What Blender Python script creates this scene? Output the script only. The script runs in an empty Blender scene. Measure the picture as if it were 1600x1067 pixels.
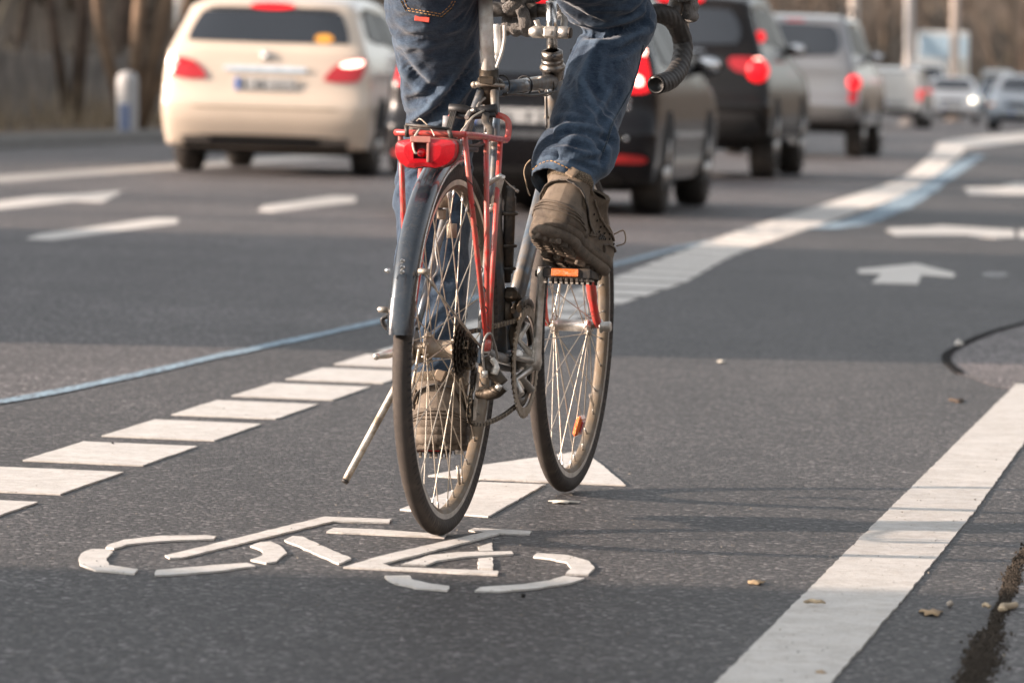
import bpy, math, random
from mathutils import Vector, Matrix, noise
from mathutils.bvhtree import BVHTree
from mathutils.geometry import tessellate_polygon
R = math.radians
PI = math.pi
sc = bpy.context.scene
COL = sc.collection
random.seed(7)

# ------------------------------------------------------------------ camera model (used to measure ground positions)
F = 7500.0; CH = 0.843; PITCH = math.atan((533.5 - 130) / F); ROLL = R(1.7)
CAMLOC = Vector((0, 0, CH))
_f = Vector((0, math.cos(PITCH), -math.sin(PITCH)))
_u0 = Vector((0, math.sin(PITCH), math.cos(PITCH))); _r0 = Vector((1, 0, 0))
CR = _r0 * math.cos(ROLL) + _u0 * math.sin(ROLL)
CU = _u0 * math.cos(ROLL) - _r0 * math.sin(ROLL)
def ray(px, py):
    return (_f + CR * ((px - 800) / F) - CU * ((py - 533.5) / F))
def gnd(px, py, z=0.0):
    d = ray(px, py); t = (z - CH) / d.z
    return CAMLOC + d * t
def proj(p):
    d = Vector(p) - CAMLOC; k = d.dot(_f)
    return (800 + F * d.dot(CR) / k, 533.5 - F * d.dot(CU) / k)

# ------------------------------------------------------------------ mesh builder
class MB:
    def __init__(s): s.v = []; s.f = []; s.m = []; s.sm = []
    def add(s, vs, fs, mi=0, smooth=True, M=None):
        b = len(s.v)
        for p in vs:
            p = Vector(p)
            s.v.append(M @ p if M else p)
        for f in fs:
            s.f.append([b + i for i in f]); s.m.append(mi); s.sm.append(smooth)
        return s
    def box(s, c, size, M=None, mi=0, bev=0.0):
        x, y, z = [k / 2 for k in size]; c = Vector(c)
        if bev <= 0:
            vs = [Vector((i * x, j * y, k * z)) + c for k in (-1, 1) for j in (-1, 1) for i in (-1, 1)]
            fs = [(0, 2, 3, 1), (4, 5, 7, 6), (0, 1, 5, 4), (2, 6, 7, 3), (0, 4, 6, 2), (1, 3, 7, 5)]
            return s.add(vs, fs, mi, False, M)
        bev = min(bev, x * .95, y * .95, z * .95)
        vs = []; idx = {}
        for k in (-1, 1):
            for j in (-1, 1):
                for i in (-1, 1):
                    for ax in range(3):
                        p = [i * (x - bev), j * (y - bev), k * (z - bev)]
                        p[ax] = (i, j, k)[ax] * (x, y, z)[ax]
                        idx[(i, j, k, ax)] = len(vs); vs.append(Vector(p) + c)
        fs = []
        def q(*a): fs.append([idx[t] for t in a])
        for sg in (-1, 1):
            a = [(sg, -1, -1, 0), (sg, 1, -1, 0), (sg, 1, 1, 0), (sg, -1, 1, 0)]; q(*(a if sg > 0 else a[::-1]))
            a = [(-1, sg, -1, 1), (-1, sg, 1, 1), (1, sg, 1, 1), (1, sg, -1, 1)]; q(*(a if sg > 0 else a[::-1]))
            a = [(-1, -1, sg, 2), (1, -1, sg, 2), (1, 1, sg, 2), (-1, 1, sg, 2)]; q(*(a if sg > 0 else a[::-1]))
        for i in (-1, 1):
            for j in (-1, 1):
                a = [(i, j, -1, 0), (i, j, -1, 1), (i, j, 1, 1), (i, j, 1, 0)]; q(*(a if i * j > 0 else a[::-1]))
                a = [(i, -1, j, 0), (i, 1, j, 0), (i, 1, j, 2), (i, -1, j, 2)]; q(*(a if i * j > 0 else a[::-1]))
                a = [(-1, i, j, 1), (-1, i, j, 2), (1, i, j, 2), (1, i, j, 1)]; q(*(a if i * j > 0 else a[::-1]))
                for k in (-1, 1):
                    a = [(i, j, k, 0), (i, j, k, 1), (i, j, k, 2)]; q(*(a if i * j * k > 0 else a[::-1]))
        return s.add(vs, fs, mi, False, M)
    def tube(s, pts, r, n=12, caps=True, mi=0, flat=(1, 1), up=None, closed=False, smooth=True, M=None):
        pts = [Vector(p) for p in pts]; N = len(pts)
        rs = r if isinstance(r, (list, tuple)) else [r] * N
        tang = []
        for i in range(N):
            if closed: t = pts[(i + 1) % N] - pts[i - 1]
            else: t = pts[min(i + 1, N - 1)] - pts[max(i - 1, 0)]
            tang.append(t.normalized() if t.length > 1e-9 else Vector((0, 0, 1)))
        u = Vector(up) if up else (Vector((0, 0, 1)) if abs(tang[0].z) < .9 else Vector((1, 0, 0)))
        nrm = (u - tang[0] * u.dot(tang[0])).normalized()
        vs = []
        for i in range(N):
            t = tang[i]
            if up: nrm = Vector(up)
            nrm = (nrm - t * nrm.dot(t)).normalized(); b = t.cross(nrm)
            for k in range(n):
                a = 2 * PI * k / n
                vs.append(pts[i] + nrm * (math.cos(a) * rs[i] * flat[0]) + b * (math.sin(a) * rs[i] * flat[1]))
        fs = []
        for i in range(N if closed else N - 1):
            j = (i + 1) % N
            for k in range(n):
                l = (k + 1) % n
                fs.append((i * n + k, i * n + l, j * n + l, j * n + k))
        s.add(vs, fs, mi, smooth, M)
        if caps and not closed:
            b = len(s.v) - len(vs)
            s.f.append([b + k for k in range(n)][::-1]); s.m.append(mi); s.sm.append(False)
            s.f.append([b + (N - 1) * n + k for k in range(n)]); s.m.append(mi); s.sm.append(False)
        return s
    def lathe(s, prof, c=(0, 0, 0), axis=(1, 0, 0), n=32, mi=0, closed=False, smooth=True, a0=0, a1=2 * PI, ref=None):
        # prof: (along axis, radius)
        ax = Vector(axis).normalized(); ref = Vector(ref) if ref else (Vector((0, 0, 1)) if abs(ax.z) < .9 else Vector((1, 0, 0)))
        e1 = (ref - ax * ref.dot(ax)).normalized(); e2 = ax.cross(e1); c = Vector(c)
        full = abs(a1 - a0 - 2 * PI) < 1e-6; na = n if full else n + 1
        vs = []
        for k in range(na):
            a = a0 + (a1 - a0) * k / n
            for (h, r) in prof: vs.append(c + ax * h + (e1 * math.cos(a) + e2 * math.sin(a)) * r)
        P = len(prof); fs = []
        for k in range(n):
            l = (k + 1) % na
            for i in range(P if closed else P - 1):
                j = (i + 1) % P
                fs.append((k * P + i, l * P + i, l * P + j, k * P + j))
        return s.add(vs, fs, mi, smooth)
    def cyl(s, a, b, r, n=16, mi=0, smooth=True): return s.tube([a, b], r, n, True, mi, smooth=smooth)
    def sphere(s, c, r, n=12, mi=0, sc=(1, 1, 1), M=None):
        vs = []; fs = []; c = Vector(c)
        for i in range(n + 1):
            th = PI * i / n
            for k in range(2 * n):
                ph = PI * k / n
                vs.append(Vector((math.sin(th) * math.cos(ph) * r * sc[0], math.sin(th) * math.sin(ph) * r * sc[1], math.cos(th) * r * sc[2])) + c)
        for i in range(n):
            for k in range(2 * n):
                l = (k + 1) % (2 * n)
                fs.append((i * 2 * n + k, (i + 1) * 2 * n + k, (i + 1) * 2 * n + l, i * 2 * n + l))
        return s.add(vs, fs, mi, True, M)
    def prism(s, poly, z0, z1, M=None, mi=0, smooth=False):
        n = len(poly)
        ar = sum(poly[i][0] * poly[(i + 1) % n][1] - poly[(i + 1) % n][0] * poly[i][1] for i in range(n))
        if ar < 0: poly = poly[::-1]
        P3 = [Vector((p[0], p[1], 0)) for p in poly]
        tris = tessellate_polygon([P3])
        vs = [(p[0], p[1], z0) for p in poly] + [(p[0], p[1], z1) for p in poly]
        fs = []
        for t in tris:
            a, b, c = t
            if (P3[b] - P3[a]).cross(P3[c] - P3[a]).z < 0: a, b, c = a, c, b
            fs.append((a + n, b + n, c + n)); fs.append((c, b, a))
        s.add(vs, fs, mi, False, M)
        b = len(s.v) - 2 * n
        for i in range(n):
            j = (i + 1) % n
            s.f.append([b + i, b + j, b + n + j, b + n + i]); s.m.append(mi); s.sm.append(smooth)
        return s
    def grid(s, P, mi=0, smooth=True, wrap=False):
        # P: rows of points
        nr = len(P); nc = len(P[0]); vs = [p for row in P for p in row]; fs = []
        for i in range(nr - 1):
            for k in range(nc if wrap else nc - 1):
                l = (k + 1) % nc
                fs.append((i * nc + k, i * nc + l, (i + 1) * nc + l, (i + 1) * nc + k))
        return s.add(vs, fs, mi, smooth)
    def mesh(s, name='m'):
        me = bpy.data.meshes.new(name); me.from_pydata([tuple(v) for v in s.v], [], s.f)
        me.polygons.foreach_set('material_index', s.m); me.polygons.foreach_set('use_smooth', s.sm); me.update()
        return me
    def build(s, name, mats, parent=None, fixn=False):
        me = s.mesh(name)
        for m in (mats if isinstance(mats, (list, tuple)) else [mats]): me.materials.append(m)
        if fixn: fixnormals(me)
        o = bpy.data.objects.new(name, me); COL.objects.link(o)
        if parent: o.parent = parent
        return o
def fixnormals(me):
    import bmesh
    bm = bmesh.new(); bm.from_mesh(me); bmesh.ops.recalc_face_normals(bm, faces=bm.faces); bm.to_mesh(me); bm.free()
def tag(o, label=None, cat=None, group=None, kind=None):
    if label: o['label'] = label
    if cat: o['category'] = cat
    if group: o['group'] = group
    if kind: o['kind'] = kind
    return o
def empty(name, label, cat, loc=(0, 0, 0), rz=0, group=None, rx=0, ry=0):
    o = bpy.data.objects.new(name, None); COL.objects.link(o); o.empty_display_size = .2
    o.location = loc; o.rotation_euler = (rx, ry, rz); tag(o, label, cat, group); return o
def arc(c, r, a0, a1, n, e1=(0, 1, 0), e2=(0, 0, 1)):
    c = Vector(c); e1 = Vector(e1); e2 = Vector(e2)
    return [c + e1 * (r * math.cos(a0 + (a1 - a0) * i / n)) + e2 * (r * math.sin(a0 + (a1 - a0) * i / n)) for i in range(n + 1)]
def spline(pts, n=8):
    pts = [Vector(p) for p in pts]; out = []
    Q = [pts[0] * 2 - pts[1]] + pts + [pts[-1] * 2 - pts[-2]]
    for i in range(1, len(Q) - 2):
        p0, p1, p2, p3 = Q[i - 1:i + 3]
        for k in range(n):
            t = k / n
            out.append(.5 * ((2 * p1) + (p2 - p0) * t + (2 * p0 - 5 * p1 + 4 * p2 - p3) * t * t + (3 * p1 - p0 - 3 * p2 + p3) * t ** 3))
    out.append(pts[-1].copy()); return out
def lerp(a, b, t): return a + (b - a) * t
def interp(tab, x):
    if x <= tab[0][0]: return tab[0][1:]
    for a, b in zip(tab, tab[1:]):
        if x <= b[0]:
            t = (x - a[0]) / (b[0] - a[0]); t = t * t * (3 - 2 * t) if False else t
            return [lerp(p, q, t) for p, q in zip(a[1:], b[1:])]
    return tab[-1][1:]

# ------------------------------------------------------------------ materials
def srgb(*c):
    return tuple((x / 255 / 12.92 if x / 255 <= .04045 else ((x / 255 + .055) / 1.055) ** 2.4) for x in c) + (1,)
class NT:
    def __init__(s, name):
        s.m = bpy.data.materials.new(name); s.m.use_nodes = True; s.t = s.m.node_tree
        s.b = s.t.nodes['Principled BSDF']; s.o = s.t.nodes['Material Output']
    def n(s, typ, **kw):
        nd = s.t.nodes.new(typ)
        for k, v in kw.items():
            if k in nd.inputs: nd.inputs[k].default_value = v
            else: setattr(nd, k, v)
        return nd
    def l(s, a, b): s.t.links.new(a, b)
    def coord(s, scale=(1, 1, 1), kind='Object'):
        tc = s.n('ShaderNodeTexCoord'); mp = s.n('ShaderNodeMapping'); mp.inputs['Scale'].default_value = scale
        s.l(tc.outputs[kind], mp.inputs[0]); return mp.outputs[0]
    def noise(s, vec, scale, detail=4, rough=.55, out='Fac'):
        nd = s.n('ShaderNodeTexNoise', Scale=scale, Detail=detail, Roughness=rough)
        s.l(vec, nd.inputs['Vector']); return nd.outputs[out]
    def vor(s, vec, scale, feature='F1', out='Distance'):
        nd = s.n('ShaderNodeTexVoronoi', Scale=scale); nd.feature = feature
        s.l(vec, nd.inputs['Vector']); return nd.outputs[out]
    def ramp(s, fac, stops, interp='LINEAR'):
        nd = s.n('ShaderNodeValToRGB'); nd.color_ramp.interpolation = interp; e = nd.color_ramp.elements
        while len(e) < len(stops): e.new(.5)
        for i, (p, c) in enumerate(stops):
            e[i].position = p; e[i].color = c if len(c) == 4 else tuple(c) + (1,)
        s.l(fac, nd.inputs[0]); return nd.outputs[0]
    def mix(s, fac, a, b, mode='MIX'):
        nd = s.n('ShaderNodeMix'); nd.data_type = 'RGBA'; nd.blend_type = mode
        for sock, val in ((nd.inputs[0], fac), (nd.inputs[6], a), (nd.inputs[7], b)):
            if hasattr(val, 'links'): s.l(val, sock)
            else: sock.default_value = val
        return nd.outputs[2]
    def math(s, op, a, b=None):
        nd = s.n('ShaderNodeMath'); nd.operation = op
        for sock, val in ((nd.inputs[0], a), (nd.inputs[1], b)):
            if val is None: continue
            if hasattr(val, 'links'): s.l(val, sock)
            else: sock.default_value = val
        return nd.outputs[0]
    def bump(s, h, strength=.3, dist=.001, prev=None):
        nd = s.n('ShaderNodeBump', Strength=strength, Distance=dist); s.l(h, nd.inputs['Height'])
        if prev: s.l(prev, nd.inputs['Normal'])
        s.l(nd.outputs[0], s.b.inputs['Normal']); return nd.outputs[0]
    def set(s, **kw):
        for k, v in kw.items():
            i = s.b.inputs[k.replace('_', ' ')]
            if hasattr(v, 'links'): s.l(v, i)
            else: i.default_value = v
        return s
def g(v): return (v, v, v, 1)
def simple(name, col, rough=.5, metal=0, coat=0, var=.25, vs=40, bump=0, bs=200, dirt=None, dirt_s=12, dirt_amt=.5, spec=None):
    t = NT(name); v = t.coord()
    c1 = tuple(x * (1 - var) for x in col[:3]) + (1,); c2 = tuple(min(1, x * (1 + var)) for x in col[:3]) + (1,)
    c = t.ramp(t.noise(v, vs, 5), [(.3, c1), (.7, c2)])
    if dirt:
        msk = t.ramp(t.noise(v, dirt_s, 8, .7), [(.5 - .2 * dirt_amt, g(0)), (.62, g(1))])
        fac = t.math('MULTIPLY', msk, dirt_amt)
        c = t.mix(fac, c, dirt)
        rr = t.n('ShaderNodeMapRange'); rr.inputs['To Min'].default_value = rough; rr.inputs['To Max'].default_value = min(1, rough + .5)
        t.l(fac, rr.inputs['Value']); t.set(Roughness=rr.outputs[0])
    else:
        t.set(Roughness=rough)
    t.set(Base_Color=c, Metallic=metal, Coat_Weight=coat)
    if spec is not None: t.set(Specular_IOR_Level=spec)
    if bump: t.bump(t.noise(v, bs, 4), bump, .002)
    return t.m
def glow(name, col, strength, rough=.3):
    t = NT(name); t.set(Base_Color=col, Roughness=rough, Emission_Color=col, Emission_Strength=strength); return t.m
# ================================================================== camera, world, light
cd = bpy.data.cameras.new('camera'); cam = bpy.data.objects.new('camera', cd); COL.objects.link(cam); sc.camera = cam
cd.sensor_width = 36; cd.lens = F / 1600 * 36; cd.clip_start = .1; cd.clip_end = 3000
cam.matrix_world = Matrix((( CR.x, CU.x, -_f.x, CAMLOC.x), (CR.y, CU.y, -_f.y, CAMLOC.y), (CR.z, CU.z, -_f.z, CAMLOC.z), (0, 0, 0, 1)))
cd.dof.use_dof = True; cd.dof.focus_distance = 9.3; cd.dof.aperture_fstop = 6.6; cd.dof.aperture_blades = 7; cd.dof.aperture_rotation = .2
SUN_AZ = R(8)      # light travels towards +X turned this much to +Y
SUN_EL = R(15)
world = bpy.data.worlds.new('World'); sc.world = world; world.use_nodes = True
wt = world.node_tree; bg = wt.nodes['Background']; sky = wt.nodes.new('ShaderNodeTexSky'); sky.sky_type = 'NISHITA'
sky.sun_disc = False; sky.sun_elevation = SUN_EL; sky.air_density = 1.0; sky.dust_density = 2.5; sky.ozone_density = 1.6
sdir = Vector((-math.cos(SUN_AZ) * math.cos(SUN_EL), -math.sin(SUN_AZ) * math.cos(SUN_EL), math.sin(SUN_EL)))   # towards the sun
sky.sun_rotation = math.atan2(sdir.x, sdir.y)
hs = wt.nodes.new('ShaderNodeHueSaturation'); hs.inputs['Saturation'].default_value = .22; wt.links.new(sky.outputs[0], hs.inputs['Color']); wt.links.new(hs.outputs[0], bg.inputs[0]); bg.inputs[1].default_value = .15
ld = bpy.data.lights.new('sun', 'SUN'); ld.energy = 4.5; ld.angle = R(.9); ld.color = (1, .79, .65)
lo = bpy.data.objects.new('sun', ld); COL.objects.link(lo); lo.rotation_euler = sdir.to_track_quat('Z', 'Y').to_euler(); lo.location = (-20, 0, 20)
sc.view_settings.view_transform = 'Standard'; sc.view_settings.look = 'None'; sc.view_settings.exposure = 1.3; sc.view_settings.gamma = 1
sc.cycles.use_denoising = True; sc.cycles.max_bounces = 6; sc.cycles.transparent_max_bounces = 12

# ================================================================== ground materials
def asphalt(name, base, var=.5, warm=1.0):
    t = NT(name); v = t.coord()
    b = lambda k: (base * k * warm * 1.03, base * k * .965, base * k * .955, 1)
    agg = t.vor(v, 118, out='Color')                          # single stones in the binder
    sep = t.n('ShaderNodeSeparateColor'); t.l(agg, sep.inputs[0])
    stone = t.ramp(sep.outputs[0], [(0, b(.22)), (.4, b(.7)), (.75, b(1.5)), (.92, b(3.2)), (1, b(8))])
    d = t.vor(v, 118)
    n1 = t.noise(v, 420, 3, .6)
    c = t.mix(t.ramp(n1, [(.38, g(0)), (.62, g(1))]), t.mix(.45, stone, b(.35)), stone)
    big = t.noise(v, .55, 5, .6); mid = t.noise(v, 5, 5, .65)
    c = t.mix(1, c, t.ramp(big, [(.3, g(.74)), (.7, g(1.22))]), 'MULTIPLY')
    c = t.mix(1, c, t.ramp(mid, [(.3, g(.82)), (.72, g(1.16))]), 'MULTIPLY')
    c = t.mix(t.ramp(t.noise(v, 1.7, 6, .7), [(.62, g(0)), (.74, g(.45))]), c, (base * .45, base * .43, base * .42, 1))
    # tyre-worn lengthwise streaks
    v2 = t.coord((2.2, .12, 1)); st = t.noise(v2, 1.0, 4, .6)
    c = t.mix(1, c, t.ramp(st, [(.3, g(.84)), (.7, g(1.14))]), 'MULTIPLY')
    t.set(Base_Color=c, Roughness=t.ramp(n1, [(.2, g(.42)), (.8, g(.68))]), Specular_IOR_Level=.5)
    inv = t.math('SUBTRACT', 1.0, d)
    bmp = t.math('ADD', t.math('MULTIPLY', inv, 1.0), t.math('MULTIPLY', n1, .9))
    t.bump(bmp, 1.0, .009)
    return t.m
M_ASPH = asphalt('asphalt', .050)
M_PATCH = asphalt('asphalt_patch', .11, warm=1.08)
def paint(name, base, col=(1, .955, .89), wear=.35):
    t = NT(name); v = t.coord()
    c = t.ramp(t.noise(v, 9, 7, .65), [(.3, tuple(base * .86 * k for k in col)), (.7, tuple(base * 1.08 * k for k in col))])
    sp = t.noise(v, 190, 4, .7)
    c = t.mix(t.ramp(sp, [(.30, g(1)), (.40, g(0))]), c, (.22, .2, .18, 1))
    crack = t.ramp(t.noise(v, 3.1, 10, .8), [(.47 - .0, g(0)), (.495, g(wear)), (.52, g(0))])
    c = t.mix(crack, c, (.3, .27, .23, 1))
    drt = t.ramp(t.noise(v, 30, 8, .75), [(.48, g(0)), (.72, g(.6))])
    c = t.mix(drt, c, (.36, .31, .25, 1))
    t.set(Base_Color=c, Roughness=.62)
    t.bump(t.math('ADD', t.noise(v, 260, 3), t.noise(v, 60, 3)), .45, .0025)
    return t.m
M_WHITE = paint('thermoplastic_white', .62)
M_WHITE2 = paint('edge_line_white', .55, wear=.5)
def thin_paint(name, col, cover=.5, scale=60):
    t = NT(name); v = t.coord()
    m = t.ramp(t.noise(v, scale, 6, .7), [(cover - .06, g(0)), (cover + .06, g(1))])
    t.set(Base_Color=t.mix(m, (.062, .06, .058, 1), col), Roughness=.75); t.bump(t.noise(v, 300, 3), .6, .003)
    return t.m
M_BLUE = thin_paint('pale_blue_line_paint', (.30, .42, .51, 1), .47, 45)
t = NT('soil'); v = t.coord()
t.set(Base_Color=t.ramp(t.noise(v, 3, 8, .7), [(.3, (.045, .033, .022, 1)), (.7, (.16, .115, .075, 1))]), Roughness=.95); t.bump(t.noise(v, 12, 6), .8, .05)
M_SOIL = t.m
t = NT('kerb_stone'); v = t.coord()
t.set(Base_Color=t.ramp(t.noise(v, 14, 8, .7), [(.3, (.09, .085, .08, 1)), (.7, (.25, .24, .22, 1))]), Roughness=.9); t.bump(t.noise(v, 60, 5), .6, .01)
M_KERB = t.m
M_CONC = asphalt('gutter_concrete', .10)

# kerb line on the left of the road, followed by the verge and the embankment
KP = [(-17, -45), (-10.7, 5), (-8.1, 24), (-5.75, 46), (-4.2, 60), (-.8, 90), (4, 130), (12, 190), (25, 260), (60, 325), (140, 360), (320, 380)]
def pathpts(off, z, P=None):
    out = []
    P = P or KP
    for i, p in enumerate(P):
        a = Vector(P[max(i - 1, 0)]); b = Vector(P[min(i + 1, len(P) - 1)]); d = (b - a).normalized()
        nrm = Vector((-d.y, d.x)); q = Vector(p) + nrm * off; out.append(Vector((q.x, q.y, z)))
    return out
def strip(name, rows, mat, kind='structure', sub=6, parent=None):
    m = MB(); P = []
    for r in rows:
        s = spline(r, sub); P.append(s)
    m.grid(P); o = m.build(name, mat, parent, True)
    if kind: o['kind'] = kind
    return o
m = MB(); m.add([(-700, -300, -.02), (700, -300, -.02), (700, 1500, -.02), (-700, 1500, -.02)], [(0, 1, 2, 3)]); tag(m.build('ground', M_SOIL), kind='structure')
# carriageway, one sheet reaching from the kerb to far beyond the right edge of the picture
edge = spline(pathpts(0, 0), 6)
m = MB(); n = len(edge); m.add(edge + [Vector((320, p.y - (0 if p.y < 380 else 0), 0)) for p in edge], [(i, i + n, i + n + 1, i + 1) for i in range(n - 1)], smooth=False)
tag(m.build('road', M_ASPH), kind='structure')
M_LANE = asphalt('worn_lane_asphalt', .086, warm=1.03)
_b = [tuple(gnd(*q_)[:2]) for q_ in ((-700, 735), (-300, 672), (0, 629), (180, 594), (330, 560), (470, 530), (600, 501), (760, 462), (960, 414), (1092, 384), (1180, 353), (1300, 316), (1412, 276), (1460, 236), (1462, 226), (1475, 221), (1540, 213), (1640, 203), (1700, 197))]
def lanes():
    m = MB(); B = _b + [(42, 190), (80, 300), (140, 350)]; L_ = []
    for x, y in B:
        k = 0
        while k < len(edge) - 2 and edge[k + 1].y < y: k += 1
        a, b = edge[k], edge[k + 1]; t_ = min(1, max(0, (y - a.y) / max(1e-6, b.y - a.y))); L_.append(Vector((a.x + (b.x - a.x) * t_ + .02, y, .0015)))
    m.grid([L_, [Vector((x, y, .0015)) for x, y in B]]); return m
tag(lanes().build('traffic_lanes', M_LANE, None, True), kind='structure')
strip('kerb', [pathpts(0, -.01), pathpts(0, .13), pathpts(.18, .14), pathpts(.18, -.01)], M_KERB)
strip('verge', [pathpts(.18, .10), pathpts(1.2, .11), pathpts(4.5, .15)], M_SOIL)
def bank():
    rows = []
    for off, z in ((4.3, .12), (8, .8), (13, 2.6), (20, 5.5), (30, 9), (48, 13), (90, 16)):
        r = spline(pathpts(off, z), 8)
        for p in r:
            p.z += noise.noise(Vector((p.x * .07, p.y * .07, off))) * z * .35
        rows.append(r)
    m = MB(); m.grid(rows); return m
tag(bank().build('embankment', M_SOIL, None, True), kind='structure')

# ================================================================== painted markings: real thermoplastic slabs a few mm thick
def px_poly(pts): return [tuple(gnd(*p)[:2]) for p in pts]
def densify(poly, step=.02, jit=.0015):
    out = []; n = len(poly)
    for i in range(n):
        a = Vector(poly[i]); b = Vector(poly[(i + 1) % n]); L = (b - a).length; k = max(1, int(L / step))
        for j in range(k):
            p = a.lerp(b, j / k)
            out.append((p.x + random.gauss(0, jit), p.y + random.gauss(0, jit)))
    return out
def marking(name, polys, mat, h=.0038, jit=.001, step=.03):
    m = MB()
    for p in polys: m.prism(densify(p, step, jit), 0.0005, h)
    o = m.build(name, mat); o['kind'] = 'structure'; return o
Z = lambda X, Y: (100 + X / 1.818, 700 + Y / 1.818)
symbol = [
 [(287, 310), (300, 317), (335, 316), (765, 212), (925, 216), (928, 206), (740, 199)],
 [(117, 287), (140, 290), (180, 278), (280, 268), (425, 263), (432, 255), (400, 252), (270, 254), (170, 265), (125, 280)],
 [(40, 318), (45, 335), (90, 352), (195, 361), (210, 350), (130, 337), (118, 318), (138, 300), (125, 292), (75, 292), (48, 305)],
 [(255, 366), (300, 365), (430, 355), (545, 340), (520, 331), (420, 338), (265, 352)],
 [(530, 322), (575, 331), (600, 327), (632, 303), (620, 285), (590, 270), (560, 272), (530, 282), (565, 295), (562, 310)],
 [(625, 265), (650, 254), (675, 256), (815, 318), (780, 333)],
 [(745, 242), (765, 231), (900, 236), (1085, 250), (1080, 258), (1040, 256)],
 [(795, 343), (890, 313), (1195, 243), (1150, 238), (1165, 231), (1327, 240), (1322, 249), (1240, 247), (905, 333), (930, 342), (1235, 354), (1228, 364)],
 [(1175, 285), (1215, 273), (1217, 296), (1178, 298)],
 [(1176, 318), (1217, 315), (1218, 348), (1178, 346)],
 [(958, 335), (1040, 309), (1120, 300), (1270, 298), (1278, 305), (1140, 313), (1060, 325), (1030, 337)],
 [(912, 368), (980, 367), (990, 378), (1040, 390), (1095, 397), (1088, 409), (1000, 402), (940, 388), (915, 375)],
 [(1165, 410), (1240, 412), (1350, 402), (1440, 388), (1480, 374), (1420, 368), (1380, 381), (1300, 392), (1180, 400)],
 [(1333, 313), (1345, 303), (1430, 308), (1490, 325), (1507, 345), (1490, 364), (1425, 362), (1440, 345), (1425, 328), (1380, 318)],
]
M_WHITE3 = paint('old_lane_white', .36, wear=.6)
marking('bicycle_symbol_marking', [px_poly([Z(*p) for p in s]) for s in symbol], M_WHITE)
marking('straight_arrow_marking', [
    px_poly([(624, 798), (702, 770), (750, 755), (851, 759), (763, 809)]),
    px_poly([(668, 745), (749, 729), (837, 717), (905, 707), (914, 709), (932, 722), (978, 760), (858, 755), (749, 750)])], M_WHITE)
# block line: slabs of 0.58 m with 0.18 m gaps
def blocks():
    out = []; p0 = Vector((-1.044, 10.288)); qq = gnd(958, 436); d = (Vector(qq[:2]) - p0).normalized()
    e = Vector((math.cos(R(9)), -math.sin(R(9)))); k = -3
    while True:
        a = p0 + d * (.765 * k)
        if a.y > 20.6: break
        w = .265 + max(0, a.y - 12) * .008
        if a.y > 6: out.append([tuple(a), tuple(a + d * .575), tuple(a + d * .575 + e * w), tuple(a + e * w)])
        k += 1
    # the curving continuation reads as one band; still separate slabs
    a0 = p0 + d * (.765 * k); L0 = Vector((a0.x, a0.y, 0)); R0 = L0 + Vector((e.x, e.y, 0)) * w
    Lp = [L0] + [gnd(*q) for q in ((1090, 384), (1180, 353), (1300, 316), (1412, 276), (1460, 236), (1462, 226))]
    Rp = [R0] + [gnd(*q) for q in ((1152, 397), (1240, 366), (1335, 333), (1432, 294), (1500, 244), (1508, 232))]
    Ls = spline(Lp, 40); Rs = spline(Rp, 40)
    def even(S, n):
        ln = [0]
        for a, b in zip(S, S[1:]): ln.append(ln[-1] + (b - a).length)
        out_ = []; j = 0
        for i in range(n + 1):
            t_ = ln[-1] * i / n
            while j < len(ln) - 2 and ln[j + 1] < t_: j += 1
            out_.append(S[j].lerp(S[j + 1], (t_ - ln[j]) / max(1e-9, ln[j + 1] - ln[j])))
        return out_
    nn_ = int(sum((b - a).length for a, b in zip(Ls, Ls[1:])) / .80); Ls = even(Ls, nn_); Rs = even(Rs, nn_)
    for i in range(0, len(Ls) - 1):
        a, b, c, dd = Ls[i], Ls[i + 1], Rs[i + 1], Rs[i]
        fl = .77 if a.y < 30 else .9; out.append([tuple(a[:2]), tuple(a.lerp(b, fl)[:2]), tuple(dd.lerp(c, fl)[:2]), tuple(dd[:2])])
    return out
marking('block_line_marking', blocks(), M_WHITE, step=.05)
marking('edge_line_marking', [px_poly([(1120, 1067), (1300, 1067), (1420, 927), (1520, 804), (1600, 693), (1668, 602), (1587, 601), (1583, 606), (1520, 668), (1340, 846)]),
                              [tuple(gnd(1120, 1067)[:2]), tuple(gnd(1300, 1067)[:2]), (.12, 4.5), (-.05, 4.5)]], M_WHITE2, .0035)
marking('far_corner_line_marking', [px_poly([(1462, 226), (1475, 221), (1540, 213), (1640, 203), (1700, 197), (1700, 207), (1640, 215), (1560, 226), (1508, 232)])], M_WHITE)
marking('cycle_lane_arrow_marking', [px_poly([(1340, 422), (1432, 413), (1492, 428), (1490, 434), (1440, 430), (1434, 445), (1362, 443), (1378, 429), (1342, 428)])], M_WHITE)
marking('distant_arrow_marking', [px_poly([(1507, 294), (1560, 293), (1588, 286), (1680, 296), (1600, 305), (1514, 304)])], M_WHITE)
marking('distant_bicycle_marking', [px_poly([(1384, 360), (1392, 357), (1450, 355), (1470, 353), (1584, 360), (1586, 372), (1556, 373), (1512, 368), (1400, 369)]), px_poly([(1592, 360), (1660, 362), (1660, 374), (1592, 373)])], M_WHITE)
marking('short_faded_mark', [px_poly([(1536, 427), (1574, 427), (1574, 434), (1536, 433)])], thin_paint('faded_white', (.4, .4, .4, 1), .5, 30), .004)
marking('lane_dash_marking', [px_poly([(40, 374), (62, 367), (240, 342), (279, 342), (277, 350), (80, 376)]), px_poly([(402, 330), (412, 322), (520, 307), (557, 308), (555, 317), (425, 332)])], M_WHITE)
marking('left_lane_arrow_marking', [px_poly([(-120, 345), (0, 315), (60, 307), (140, 303), (192, 299), (160, 317), (115, 315), (0, 328), (-110, 350)])], M_WHITE)
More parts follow.
